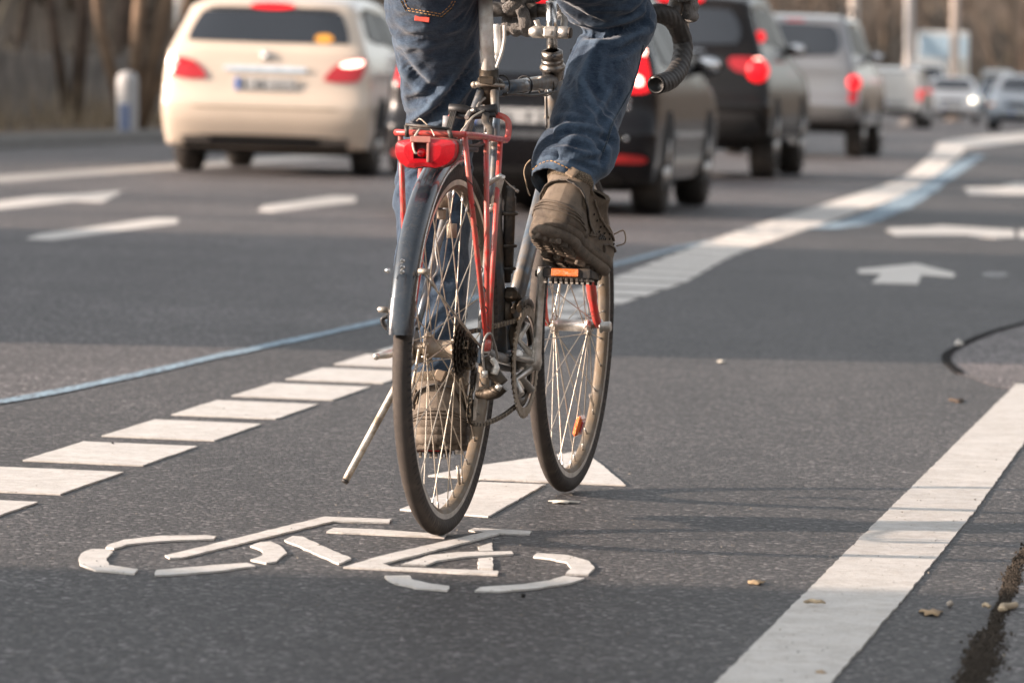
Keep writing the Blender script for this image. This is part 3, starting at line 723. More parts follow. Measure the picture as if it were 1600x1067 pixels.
def crank(s, top):
    m = MB(); d = Vector((0, .02 if top else -.03, 1 if top else -1)).normalized(); b = BB + Vector((s * .070, 0, 0)); e = b + d * .172 + Vector((s * .006, 0, 0))
    m.tube([b - d * .016, b, b.lerp(e, .1), b.lerp(e, .5), b.lerp(e, .93), e, e + d * .013], [.012, .0165, .013, .0105, .0105, .0135, .010], 14, flat=(1, .75) , up=(0, 1, 0))
    o = m.build('crank_arm', M_ALU, bike); return e, o
eR, cR = crank(1, True); eL, cL = crank(-1, False)
def pedal(e, s, amber, tilt):
    c = e + Vector((s * .058, 0, 0)); M = Matrix.Translation(c) @ Matrix.Rotation(tilt, 4, 'X')
    m = MB(); m.tube([e - Vector((s * .012, 0, 0)), e + Vector((s * .02, 0, 0)), e + Vector((s * .021, 0, 0)), c + Vector((s * .045, 0, 0))], [.007, .007, .0095, .0085], 12)
    for yy in (-.036, .036):
        m.box((0, yy, 0), (.094, .006, .020), M, bev=.002)
        for k in range(9):
            m.box((-.042 + k * .0105, yy, -.013), (.0055, .0055, .008), M, bev=.001)
    for xx in (-.046, -.015, .015, .046): m.box((xx, 0, 0), (.005, .07, .014), M, bev=.0015)
    po = m.build('pedal', M_BLK, bike)
    m = MB()
    for k in range(9): m.box((-.042 + k * .0105, -.036, -.0185), (.0052, .0055, .003), M)
    m.box((.035 * s, -.02, -.012), (.025, .028, .002), M); m.build('pedal_cage', M_STEEL, po)
    m = MB(); m.box((-.003 * s, -.0405, .001), (.054, .005, .015), M, bev=.0015); m.build('pedal_reflector', M_AMB if amber else M_REFL, po)
    return c
pR = pedal(eR, 1, True, -.10); pL = pedal(eL, -1, False, .0)
# cassette
for i in range(7):
    r = .052 - i * .0058; gear(Vector((0, 0, .3445)), r, max(13, int(r / .0021)), .0022, .012, M_OILY, bike, 'sprocket', .024 + i * .0046)
m = MB(); m.tube([(.024, 0, .3445), (.056, 0, .3445)], .013, 16); m.build('freehub', M_OILY, bike)
m = MB(); m.tube([(.066, 0, .3445), (.071, 0, .3445), (.0712, 0, .3445), (.080, 0, .3445)], [.011, .011, .0075, .007], 14); m.build('axle_nut', M_CHROME, bike)
# chain: plates and rollers along the real path
def chainpath():
    P = []
    P += [Vector((.041, BB.y + .083 * math.cos(a), BB.z + .083 * math.sin(a))) for a in [R(92) - R(184) * k / 26 for k in range(27)]]
    P += spline([Vector((.041, BB.y - .02, BB.z - .083)), Vector((.043, .27, .205)), Vector((.044, .12, .200)), Vector((.045, .035, .206))], 12)[1:]
    c1 = Vector((.045, .022, .232)); P += [c1 + Vector((0, .022 * math.cos(a), .022 * math.sin(a))) for a in [R(-80) - R(150) * k / 8 for k in range(9)]]
    c2 = Vector((.045, .038, .292)); P += [c2 + Vector((0, .020 * math.cos(a), .020 * math.sin(a))) for a in [R(200) - R(-160) * k / 6 for k in range(0)]]
    P += [Vector((.045, .010, .262)), Vector((.045, .035, .285))]
    P += [Vector((.044, .034 * math.cos(a), .3445 + .034 * math.sin(a))) for a in [R(-40) - R(230) * k / 20 for k in range(21)]]
    P += [Vector((.043, .22, .381))]
    return P + [P[0]]
def chain():
    P = chainpath(); m = MB(); acc = 0; step = .0127; k = 0; d0 = 0; pts = []
    carry = 0
    for a, b in zip(P, P[1:]):
        L = (b - a).length; s = carry
        while s < L: pts.append(a.lerp(b, s / L)); s += step
        carry = s - L
    for i in range(len(pts)):
        a, b = pts[i], pts[(i + 1) % len(pts)]; dv = b - a
        if dv.length > .03 or dv.length < .004: continue
        d = dv.normalized(); up = Vector((1, 0, 0)).cross(d).normalized(); c = (a + b) / 2
        M = Matrix(((1, d.x, up.x, c.x), (0, d.y, up.y, c.y), (0, d.z, up.z, c.z), (0, 0, 0, 1)))
        o = .0034 if i % 2 else .0024
        for s in (-1, 1): m.box((s * o, 0, 0), (.0012, .0150, .0078), M, bev=.0005, mi=i % 2)
        m.tube([a - Vector((.0042, 0, 0)), a + Vector((.0042, 0, 0))], .0024, 8, mi=i % 2)
    return m
chain().build('chain', [M_OILY, simple('chain_dusty', (.30, .24, .17), .5, metal=.5, dirt=(.05, .04, .03, 1), dirt_s=120, dirt_amt=.7)], bike)
# rear derailleur
m = MB(); m.tube(spline([DR + Vector((.006, 0, -.012)), Lc(764, 575, 0), Lc(776, 588, -.005), Lc(786, 600, -.005)], 5), [.010] * 5 + [.013] * 6 + [.012] * 5, 12, flat=(1, .8))
m.tube(spline([Lc(786, 603, 0), Lc(775, 612, 0), Lc(758, 616, .01), Lc(748, 616, .02)], 5), [.012] * 4 + [.0125] * 6 + [.009] * 6, 12)
dr = m.build('rear_derailleur', M_OILY, bike)
m = MB(); m.tube(spline([Lc(768, 560, -.01), Lc(775, 572, -.012), Lc(772, 585, -.014)], 5), [.006] * 6 + [.008] * 5, 10, flat=(1, .6)); m.tube([Lc(776, 603, -.02), Lc(783, 607, -.02)], .006, 10); m.tube([Lc(757, 579, -.02), Lc(757, 590, -.02)], .0065, 10); m.build('derailleur_link', M_ALU, dr)
for z_, y_ in ((.232, .022), (.290, .036)): gear(Vector((0, y_, z_)), .0185, 11, .006, .005, M_BLK, dr, 'jockey_wheel', .045)
m = MB()
for xx in (.039, .051): m.prism([(.010, .214), (.030, .214), (.048, .30), (.030, .305), (.008, .235)], xx, xx + .0015, Matrix(((0, 0, 1, 0), (1, 0, 0, 0), (0, 1, 0, 0), (0, 0, 0, 1))))
m.build('pulley_cage', M_STEEL, dr)
cable([Lc(757, 582, -.02), Lc(754, 550, -.04), Lc(758, 528, -.04), Lc(766, 521, -.02), Lc(772, 535, .03), Lc(778, 560, .10)], .0024, M_CABLE, 'cable')
# front derailleur
m = MB(); a = Lc(798, 460, .40); m.box(a, (.03, .03, .028), bev=.008); m.tube(spline([Lc(800, 452, .4), Lc(811, 468, .41), Lc(819, 482, .42)], 4), .008, 10); m.tube(spline([Lc(806, 500, .42), Lc(800, 520, .42), Lc(803, 545, .42)], 4), .007, 10); m.tube([Lc(792, 470, .4), Lc(797, 505, .4)], .009, 10)
m.tube(arc((.046, BB.y, BB.z), .118, R(62), R(118), 10), .006, 8, flat=(1.4, .9)); m.tube(arc((.034, BB.y, BB.z), .114, R(62), R(118), 10), .005, 8, flat=(1.4, .9)); m.build('front_derailleur', M_OILY, bike)
# kickstand and quick release
m = MB(); a = Vector((-.075, .035, .325)); b = Lc(540, 750, -.05); m.tube([a, a.lerp(b, .08), a.lerp(b, .95), b], [.010, .0075, .0070, .0066], 12); m.tube([b, b + (b - a).normalized() * .006], [.0078, .006], 12, mi=1); m.box(a + Vector((.010, .0, .005)), (.03, .05, .03), bev=.006); m.build('kickstand', [M_STEEL, M_BLK], bike)
m = MB(); m.tube([Vector((-.064, 0, .3445)), Vector((-.082, -.004, .342)), Lc(606, 553, -.02), Lc(586, 557, -.05)], [.010, .009, .0085, .006], 12, flat=(1, 1)); m.sphere(Lc(588, 557, -.05), .0068, 8); m.build('quick_release', M_ALU, bike)
m = MB(); m.tube(spline([Lc(607, 494, -.30), Lc(598, 498, -.30), Lc(600, 508, -.30), Lc(606, 514, -.3)], 5), .007, 10, flat=(.6, 1.1)); m.build('mudguard_clip', M_BLK, bike)
cable([Lc(655, 545, -.02), Lc(650, 575, -.02), Lc(645, 600, -.02), Lc(643, 620, -.02)], .003, M_STEEL)
# ---- mudguard
def mudguard():
    m = MB(); rows = []
    a0, a1 = R(173), R(84); n = 46; w = .0238
    for i in range(n + 1):
        a = lerp(a0, a1, i / n); row = []
        for (dx, dr) in [(-1, -.020), (-.98, -.013), (-.86, -.004), (-.6, .0015), (-.3, .0035), (0, .004), (.3, .0035), (.6, .0015), (.86, -.004), (.98, -.013), (1, -.020), (.95, -.0195), (.93, -.013), (.8, -.0055), (.0, .0025), (-.8, -.0055), (-.93, -.013), (-.95, -.0195)]:
            r = .366 + dr; row.append(Vector((dx * w, r * math.cos(a), .3445 + r * math.sin(a))))
        rows.append(row)
    m.grid(rows, wrap=True)
    for r in (rows[0], rows[-1]): m.add(r, [list(range(len(r)))])
    return m
mg = mudguard().build('rear_mudguard', M_MUD, bike, True)
m = MB()
for s in (-1, 1):
    m.tube([Vector((s * .0226, .3495 * math.cos(a), .3445 + .3495 * math.sin(a))) for a in [lerp(R(172.5), R(85), k / 30) for k in range(31)]], .0017, 6)
m.build('mudguard_trim', M_CHROME, mg)
m = MB(); rows = []
for i in range(9):
    a = lerp(R(173.4), R(163), i / 8); rows.append([Vector((dx * .0246, (.3672 + dr) * math.cos(a), .3445 + (.3672 + dr) * math.sin(a))) for (dx, dr) in [(-1, -.020), (-.98, -.013), (-.86, -.004), (-.6, .0015), (-.3, .0035), (0, .004), (.3, .0035), (.6, .0015), (.86, -.004), (.98, -.013), (1, -.020)]])
m.grid(rows); m.build('mudguard_flap', M_MUD, mg)
for s, D in ((1, DR), (-1, DL)):
    a = R(166); at0 = Vector((s * .030, .352 * math.cos(a), .3445 + .352 * math.sin(a))) if s < 0 else Lc(660, 424, -.33)
    m = MB(); m.tube([at0, at0.lerp(D, .5), D + Vector((s * .004, 0, 0))], .0020, 8); m.tube([at0 - Vector((s * .006, 0, 0)), at0 + Vector((s * .012, -.004, 0))], .0055, 8); m.build('mudguard_stay', M_STEEL, mg)
for px, py in ((629, 408), (629, 418), (628, 425)):
    p = Lc(px, py, -.372); m = MB(); m.tube([p + Vector((0, .006, 0)), p, p - Vector((0, .003, 0))], [.0042, .0042, .003], 10); m.build('bolt', M_CHROME, mg)
p = Lc(606, 423, -.35); m = MB(); m.tube([p + Vector((.004, 0, 0)), p, p - Vector((.006, 0, 0))], [.0045, .005, .003], 8); m.build('bolt', M_CHROME, mg)
# ---- red rack
rk = []
zr, zf = .744, .734
m = MB()
m.tube(spline([(-.066, -.165, zr), (-.03, -.178, zr), (.03, -.178, zr), (.062, -.165, zr)], 5), .0058, 12)
m.tube(spline([(.060, -.168, zr), (.061, -.05, zr - .003), (.060, .12, zf), (.060, .172, zf - .001), (.061, .184, zf + .012), (.058, .188, zf + .034), (.040, .19, zf + .044), (0, .19, zf + .046), (-.040, .19, zf + .044), (-.056, .188, zf + .034), (-.058, .184, zf + .012), (-.060, .172, zf), (-.061, .05, zf + .003), (-.064, -.168, zr)], 6), .0060, 12)
m.tube([(-.06, .02, zf + .004), (.06, .02, zf + .004)], .005, 10)
m.tube([(.02, -.17, zr), (.022, .18, zf + .004)], .0045, 10); m.tube([(-.02, -.17, zr), (-.022, .18, zf + .004)], .0045, 10)
rack = m.build('rack', M_RED, bike)
for s, D in ((1, DR), (-1, DL)):
    for yy, zz in ((-.155, zr), (.012, zf + .004), (.125, zf)):
        m = MB(); a = Vector((s * .060, yy, zz)); b = D + Vector((s * .010, .002 + yy * .06, .022)); m.tube([a, a.lerp(b, .5), b], [.0052, .0052, .0046], 10); m.tube([b, b - Vector((0, 0, .022))], [.006, .005], 8); m.build('rack_strut', M_RED, rack)
# thin wire wound loosely along one strut
a = Vector((.060, -.155, zr)); b = DR + Vector((.010, 0, .022)); m = MB(); pts = []
for k in range(60):
    f = .15 + .8 * k / 59; th = k * .85; pts.append(a.lerp(b, f) + Vector((math.cos(th) * .0068, math.sin(th) * .0068, 0)))
m.tube(pts, .0011, 5); m.build('lamp_wire', M_BLK, rack)
m = MB(); m.tube([(-.060, .187, zf + .014), (-.059, .188, zf + .040)], .0092, 12); m.build('tape_wrap', simple('grey_tape', (.25, .25, .26), .5), rack)
# spring clamp and strap
m = MB(); m.tube([Lc(701, 170, .17), Lc(725, 172, .175), Lc(738, 176, .18), Lc(752, 174, .18), Lc(776, 171, .18)], [.0075, .0075, .0065, .0075, .008], 8, flat=(1.3, 1.2))
m.tube([Lc(706, 180, .165), Lc(730, 184, .165), Lc(774, 180, .165)], .005, 8)
M_BLK2 = simple('clamp_black', (.018, .017, .017), .5, var=.4); cl = m.build('spring_clamp', M_BLK2, rack)
m = MB(); M_STRAP = simple('rubber_strap', (.045, .043, .04), .6, dirt=DUST, dirt_s=40, dirt_amt=.3)
for k in (-1.5, -.5, .5, 1.5):
    m.tube([Lc(709, 174, .17) + Vector((k * .0032, 0, 0)), Lc(700, 206, .06) + Vector((k * .0032, 0, 0))], .0021, 6); m.tube([Lc(767, 176, .18) + Vector((k * .0030, 0, 0)), Lc(762, 206, .12) + Vector((k * .0030, 0, 0))], .0021, 6)
m.build('clamp_leg', M_STRAP, cl)
m = MB(); m.tube(spline([Lc(760, 178, .16), Lc(758, 190, .13), Lc(766, 202, .10), Lc(764, 216, .06), Lc(750, 226, 0), Lc(735, 228, -.05), Lc(718, 223, -.11), Lc(706, 215, -.16)], 7), .0056, 10, flat=(.55, 1.3)); m.build('strap', M_STRAP, cl)
cable([Lc(756, 173, .17), Lc(740, 182, .1), Lc(728, 196, .0), Lc(713, 216, -.12)], .0019, simple('pale_wire', (.62, .56, .46), .5), 'lamp_wire', rack)
cable([Lc(742, 172, .17), Lc(734, 176, .17), Lc(729, 184, .14)], .0045, M_CABLE, 'cable', rack)
m = MB(); m.tube([Lc(636, 215, -.19), Lc(635, 196, -.19)], .0042, 8, flat=(1, .6)); m.tube([Lc(634, 195, -.19), Lc(702, 202, -.19)], .0030, 8); m.tube([Lc(701, 202, -.19), Lc(706, 218, -.19)], .0042, 8, flat=(1, .6)); m.tube([Lc(642, 201, -.14), Lc(670, 204, -.12), Lc(706, 208, -.12)], .007, 8, flat=(.5, 1.6)); m.build('lamp_bracket', M_BLK, rack)
cable([Lc(651, 190, -.17), Lc(656, 186, -.17), Lc(664, 192, -.18), Lc(674, 203, -.19), Lc(679, 213, -.2)], .0012, M_STEEL, 'lamp_wire', rack)
cable([Lc(655, 203, -.19), Lc(648, 214, -.215), Lc(645, 226, -.235), Lc(648, 238, -.238), Lc(652, 240, -.236)], .0020, bpy.data.materials['pale_wire'], 'lamp_wire', rack)
# reflector lamp
def lampshape(inset=0):
    P = [(615, 226), (619, 220), (633, 217), (666, 215.5), (700, 216.5), (713, 219), (717, 225), (716.5, 240), (712, 250), (705, 257), (694, 262), (682, 264.5), (672, 263), (664, 262), (655, 263), (645, 264.5), (634, 263), (623, 256), (617, 247), (614.5, 238)]
    out = []
    for p in P:
        q = Lc(p[0], p[1], -.225); out.append((q.x, q.z))
    cx = sum(p[0] for p in out) / len(out); cz = sum(p[1] for p in out) / len(out)
    return [(cx + (x - cx) * (1 - inset), cz + (z - cz) * (1 - inset * 1.2)) for x, z in out], cx, cz
XZ = Matrix(((1, 0, 0, 0), (0, 0, 1, 0), (0, 1, 0, 0), (0, 0, 0, 1)))
P0, cx, cz = lampshape()
m = MB(); m.prism(P0, -.215, -.199, XZ); rl = m.build('rear_lamp', simple('lamp_housing', (.10, .05, .045), .35, dirt=DUST, dirt_s=30, dirt_amt=.4), bike, True)
P1, _, _ = lampshape(.035); wx0, wx1 = Lc(647, 230, -.23).x, Lc(669, 230, -.23).x; wz0, wz1 = Lc(650, 248, -.23).z, Lc(650, 223, -.23).z
def lens():
    # outline ring to window ring, in cells so that the window stays open
    m = MB(); n = 60
    def on(poly, a):
        d = Vector((math.cos(a), math.sin(a))); best = None
        for i in range(len(poly)):
            p = Vector(poly[i]) - Vector((cx_, cz_)); q = Vector(poly[(i + 1) % len(poly)]) - Vector((cx_, cz_)); e = q - p; den = d.x * e.y - d.y * e.x
            if abs(den) < 1e-12: continue
            t_ = (p.x * e.y - p.y * e.x) / den; u_ = (p.x * d.y - p.y * d.x) / den
            if t_ > 0 and -1e-6 <= u_ <= 1 + 1e-6: best = t_ if best is None else max(best, t_)
        return Vector((cx_, cz_)) + d * best
    cx_, cz_ = (wx0 + wx1) / 2, (wz0 + wz1) / 2; W = [(wx0, wz0), (wx1, wz0), (wx1, wz1), (wx0, wz1)]
    outer = []; edge = []; inner = []; deep = []; mid = []
    for k in range(n):
        a = 2 * PI * k / n + .01; o = on(P1, a); i = on(W, a); e = o.lerp(i, .07)
        outer.append(Vector((o.x, -.2152, o.y))); edge.append(Vector((e.x, -.229, e.y))); mm = e.lerp(i, .5); mid.append(Vector((mm.x, -.2335, mm.y))); inner.append(Vector((i.x, -.2345, i.y))); deep.append(Vector((i.x, -.219, i.y)))
    m.grid([outer, edge, mid, inner, deep], wrap=True); return m
ll = lens(); ll.sm = [False] * len(ll.sm); ll.build('reflector_lens', M_REFL, rl, True)
m = MB(); m.box(((wx0 + wx1) / 2, -.2165, (wz0 + wz1) / 2), (wx1 - wx0, .003, wz1 - wz0)); m.build('lamp_socket', simple('dark_red_socket', (.06, .008, .008), .4), rl)
m = MB(); m.tube([((wx0 + wx1) / 2, -.217, (wz0 + wz1) / 2 - .004), ((wx0 + wx1) / 2, -.226, (wz0 + wz1) / 2 - .004)], .0085, 14); m.sphere(((wx0 + wx1) / 2, -.228, (wz0 + wz1) / 2 - .004), .0075, 10); m.build('bulb', M_REFL, rl)
m = MB(); m.box((wx1 + .0015, -.2355, (wz0 + wz1) / 2 - .003), (.005, .003, wz1 - wz0 + .006), bev=.001); m.box(((wx0 + wx1) / 2, -.2353, wz1 + .006), (wx1 - wx0 + .012, .0022, .011), bev=.001); m.build('clear_window_trim', simple('dusty_red_trim', (.45, .16, .14), .3, dirt=DUST, dirt_s=60, dirt_amt=.6), rl)
# ================================================================== the rider
def remesh(mb_list, voxel, smooth=6, fac=.5):
    """join closed pieces into one continuous surface"""
    m = MB()
    for q in mb_list: m.add(q.v, q.f)
    me = m.mesh('tmp'); fixnormals(me); o = bpy.data.objects.new('tmp', me); COL.objects.link(o)
    r = o.modifiers.new('r', 'REMESH'); r.mode = 'VOXEL'; r.voxel_size = voxel
    if smooth: s = o.modifiers.new('s', 'SMOOTH'); s.iterations = smooth; s.factor = fac
    dg = bpy.context.evaluated_depsgraph_get(); dg.update(); me2 = bpy.data.meshes.new_from_object(o.evaluated_get(dg))
    bpy.data.objects.remove(o); bpy.data.meshes.remove(me)
    for p in me2.polygons: p.use_smooth = True
    return me2
def obj_from(me, name, mat, parent, M=None):
    o = bpy.data.objects.new(name, me); COL.objects.link(o); me.name = name; me.materials.clear(); me.materials.append(mat)
    if parent: o.parent = parent
    return o
def limb(pts, rad, n=24, sub=6, flat=(1, 1), up=None):
    """closed tapering tube through the given joints"""
    P = spline(pts, sub); k = len(pts) - 1; rs = []
    for i in range(len(P)):
        f = i / sub; a = min(int(f), k - 1); t_ = f - a; t_ = t_ * t_ * (3 - 2 * t_); rs.append(lerp(rad[a], rad[a + 1], t_))
    m = MB(); m.tube(P, rs, n, True, up=up, flat=flat); return m, P, rs
M_SKIN = NT('skin'); M_SKIN.set(Base_Color=(.55, .33, .23, 1), Roughness=.55, Subsurface_Weight=.1); M_SKIN = M_SKIN.m
def denim(name, base, fade):
    t = NT(name); v = t.coord()
    warp = t.n('ShaderNodeTexWave', Scale=420, Distortion=.6); warp.bands_direction = 'DIAGONAL'; t.l(v, warp.inputs[0])
    weave = t.noise(v, 900, 2, .5); slub = t.noise(t.coord((90, 90, 420)), 1, 3); big = t.noise(v, 7, 5, .6); mid = t.noise(v, 42, 6, .72)
    at_ = t.n('ShaderNodeAttribute'); at_.attribute_name = 'worn'
    c = t.mix(t.ramp(big, [(.35, g(0)), (.7, g(.55))]), base, tuple(x * 1.55 for x in base[:3]) + (1,))
    c = t.mix(t.ramp(mid, [(.45, g(0)), (.75, g(.4))]), c, fade)
    c = t.mix(t.ramp(slub, [(.3, g(.0)), (.75, g(.28))]), c, fade)
    c = t.mix(t.ramp(weave, [(.35, g(.65)), (.62, g(0))]), c, tuple(x * .35 for x in base[:3]) + (1,))
    c = t.mix(at_.outputs['Fac'], c, fade)
    t.set(Base_Color=c, Roughness=.88, Sheen_Weight=.25, Sheen_Roughness=.5, Specular_IOR_Level=.2)
    b1 = t.bump(t.math('ADD', t.math('MULTIPLY', weave, .5), t.math('MULTIPLY', slub, .5)), .5, .0012)
    b2 = t.n('ShaderNodeBump', Strength=.55, Distance=.006); t.l(t.noise(v, 26, 5, .6), b2.inputs['Height']); t.l(b1, b2.inputs['Normal']); t.l(b2.outputs[0], t.b.inputs['Normal'])
    return t.m
M_JEANS = denim('denim_blue', (.0135, .029, .056, 1), (.125, .185, .26, 1))
M_STITCH = simple('orange_stitching', (.45, .25, .09), .7)
# centre lines, read from the photograph and laid at the depth of hip, knee and ankle
Rleg = [Vector((.085, .17, 1.13)), Vector((.112, .32, 1.108)), Vector((.140, .47, 1.068)), Lc(958, 30, .605), Lc(950, 75, .58), Lc(937, 115, .53), Lc(928, 150, .49), Lc(911, 190, .445), Lc(906, 218, .415), Lc(890, 252, .38), Lc(873, 294, .34)]
Rrad = [.098, .092, .085, .080, .073, .072, .0705, .067, .069, .070, .061]
Lleg = [Vector((-.085, .17, 1.09)), Lc(677, 0, .25), Lc(682, 60, .31), Lc(686, 120, .36), Lc(688, 190, .42), Lc(680, 250, .45), Lc(675, 310, .44), Lc(674, 400, .41), Lc(677, 500, .375), Lc(678, 560, .355), Lc(678, 600, .345)]
Lrad = [.098, .093, .083, .076, .066, .070, .071, .069, .061, .053, .046]
def leg_solid(P, Rr, cav=.10):
    m, C, rs = limb(P, Rr, 36, 10)
    # hollow hem: run the surface back up inside itself
    m2 = MB(); n = 36
    C2 = list(C); r2 = list(rs)
    back = []; d = 0
    for i in range(len(C) - 1, 0, -1):
        if d > cav: break
        back.append((C[i], rs[i] - .0075)); d += (C[i] - C[i - 1]).length
    m2.tube(C2 + [b[0] + (C[-1] - C[-2]).normalized() * (.0 if k else .0005) for k, b in enumerate(back)], r2 + [b[1] for b in back], n, True)
    # tube() frames flip when the path doubles back, so rebuild rings explicitly
    m3 = MB(); rings = []; u = Vector((1, 0, 0)); frames = []
    for i in range(len(C)):
        t_ = (C[min(i + 1, len(C) - 1)] - C[max(i - 1, 0)]).normalized(); nr = (u - t_ * u.dot(t_)).normalized(); frames.append((nr, t_.cross(nr)))
    for i in range(len(C)): rings.append([C[i] + frames[i][0] * math.cos(a) * rs[i] + frames[i][1] * math.sin(a) * rs[i] for a in [2 * PI * k / n for k in range(n)]])
    d = 0
    for i in range(len(C) - 1, 0, -1):
        if d > cav: break
        rings.append([C[i] + frames[i][0] * math.cos(a) * (rs[i] - .008) + frames[i][1] * math.sin(a) * (rs[i] - .008) for a in [2 * PI * k / n for k in range(n)]]); d += (C[i] - C[i - 1]).length
    m3.grid(rings, wrap=True); m3.add(rings[0], [list(range(n))]); m3.add(rings[-1], [list(range(n))[::-1]])
    return m3, C, rs
jr, CRl, RRl = leg_solid(Rleg, Rrad); jl, CLl, RLl = leg_solid(Lleg, Lrad)
pel = MB(); pel.sphere((0, .16, 1.13), .125, 14, sc=(1.35, 1.05, 1.05)); wst, _, _ = limb([(0, .15, 1.12), (0, .18, 1.22), (0, .22, 1.28)], [.15, .15, .145], 28, 4)
jm = remesh([jr, jl, pel, wst], .0045, 5)
# garment folds: ridged noise running round each leg, strongest at knee and hem
def nearest(p, C):
    best = 1e9; bi = 0
    for i in range(len(C)):
        d = (p - C[i]).length_squared
        if d < best: best = d; bi = i
    return bi, best
nv = len(jm.vertices); worn = [0.0] * nv
RA = [(0, .006), (.25, .009), (.34, .014), (.45, .010), (.60, .0065), (.72, .011), (.80, .018), (.93, .020), (1, .007)]
LA = [(0, .004), (.2, .004), (.32, .005), (.42, .006), (.55, .009), (.75, .009), (.9, .012), (1, .006)]
def ridge(v, off):
    a = noise.noise(v + Vector((off, 0, 0))); return (1 - abs(a) * 3.0)
jm_n = [v.normal.copy() for v in jm.vertices]
for vi, v in enumerate(jm.vertices):
    p = v.co.copy(); ir, dr_ = nearest(p, CRl); il, dl_ = nearest(p, CLl)
    C, i, A, off, rr = (CRl, ir, RA, 0, RRl) if dr_ < dl_ else (CLl, il, LA, 37, RLl)
    s = i / (len(C) - 1); t_ = (C[min(i + 1, len(C) - 1)] - C[max(i - 1, 0)]).normalized()
    sl = sum(0 for _ in ()) ; q = p - C[i]; along = q.dot(t_); rad = q - t_ * along
    L_ = i * (C[1] - C[0]).length if False else None
    # world-space noise squeezed along the leg so creases run round it, tilted by a swirl
    w = Vector((p.x * 5.5, p.y * 5.5, 0)); ax_len = (C[i] + t_ * along - C[0]).length
    sw = noise.noise(p * 6 + Vector((off, 5, 2))) * 1.4
    u = Vector((rad.x * 9, rad.y * 9 + rad.z * 6, ax_len * 17 + rad.x * 16 * (1 if off else -1) + sw))
    f1 = ridge(u, off); f2 = ridge(u * 2.1 + Vector((3, 1, 7)), off + 9)
    amp = interp(A, s)[0]
    d = amp * (max(f1, -.6) * .8 + .35 * f2 - .35) + .0012 * noise.noise(p * 55)
    if (p - C[-1]).dot(t_) > -.02 and s > .93: d *= .5
    v.co = p + jm_n[vi] * d
    cr = max(0, f1 - .45) * .55 * (1 if s > .35 else .4)
    face = max(0, -jm_n[vi].y) * 0
    wv = cr * (.25 + .75 * max(0, noise.noise(p * 17) + .4))
    if off == 0 and .30 < s < .42 and p.x < CRl[i].x - .02 : wv += max(0, .75 * (noise.noise(p * 22) + .25))
    if s > .955: wv += .38 * max(0, noise.noise(p * 30) + .6)
    if off == 0 and .80 < s < .9: wv += .5 * max(0, noise.noise(p * 13 + Vector((1, 2, 3))) )
    worn[vi] = min(1, max(0, wv))
jm.update()
# single creases traced where the cloth bends: (leg, path, half width px, depth)
CREASE = [(0, [(872, 34), (900, 48), (940, 52), (985, 44), (1012, 30)], 7, .013), (0, [(893, 66), (925, 58), (960, 60)], 5, .006), (0, [(1000, 62), (975, 78), (948, 84)], 6, .006),
 (0, [(868, 214), (895, 204), (935, 214), (962, 226)], 6, .009), (0, [(845, 240), (878, 232), (920, 242), (950, 236)], 5, -.008), (0, [(836, 256), (865, 246), (905, 256), (940, 270)], 5, .007),
 (0, [(862, 196), (885, 188), (910, 192)], 5, .006), (0, [(925, 216), (942, 236), (940, 262)], 5, .008), (0, [(968, 136), (952, 170), (928, 200)], 7, .005), (0, [(880, 120), (905, 150), (915, 185)], 9, .004), (0, [(930, 90), (925, 130), (945, 160)], 8, .004),
 (1, [(744, 92), (705, 150), (665, 190), (640, 208)], 8, .012), (1, [(740, 122), (712, 160), (690, 196)], 6, -.007), (1, [(622, 84), (652, 122), (690, 150)], 7, .008), (1, [(634, 160), (662, 152), (695, 122)], 7, .008), (1, [(640, 190), (668, 172), (700, 160)], 5, -.006), (1, [(608, 44), (640, 60), (690, 58)], 8, .005), (1, [(660, 300), (700, 330), (725, 320)], 8, .008), (1, [(640, 420), (680, 440), (722, 425)], 8, .007)]
SEGS = []
for lg, pth, w_, d_ in CREASE:
    sp = spline([Vector((a, b, 0)) for a, b in pth], 6)
    SEGS.append((lg, sp, w_, d_, min(p.x for p in sp) - 22, max(p.x for p in sp) + 22, min(p.y for p in sp) - 22, max(p.y for p in sp) + 22))
jn2 = [v.normal.copy() for v in jm.vertices]
for vi, v in enumerate(jm.vertices):
    if v.co.z > 1.12: continue
    nb = jn2[vi]
    if nb.y > .25: continue
    q = proj(BM @ v.co); leg_ = 0 if nearest(v.co, CRl)[1] < nearest(v.co, CLl)[1] else 1; tot = 0
    for lg, sp, w_, d_, x0, x1, y0, y1 in SEGS:
        if lg != leg_ or not (x0 < q[0] < x1 and y0 < q[1] < y1): continue
        best = 1e9; bi = 0
        for i in range(len(sp)):
            dd = (sp[i].x - q[0]) ** 2 + (sp[i].y - q[1]) ** 2
            if dd < best: best = dd; bi = i
        f = math.sin(PI * min(1, max(0, (bi + .6) / (len(sp) + .2)))) ** .6; r_ = best ** .5 / w_
        tot -= d_ * f * (math.exp(-r_ * r_) - .38 * math.exp(-((r_ - 1.7) ** 2) * 1.3))
        if d_ > 0 and 1.2 < r_ < 2.4: worn[vi] = min(1, worn[vi] + .22 * f)
    v.co += nb * tot
jm.update()
person = None
at_ = jm.attributes.new('worn', 'FLOAT', 'POINT'); at_.data.foreach_set('value', worn)
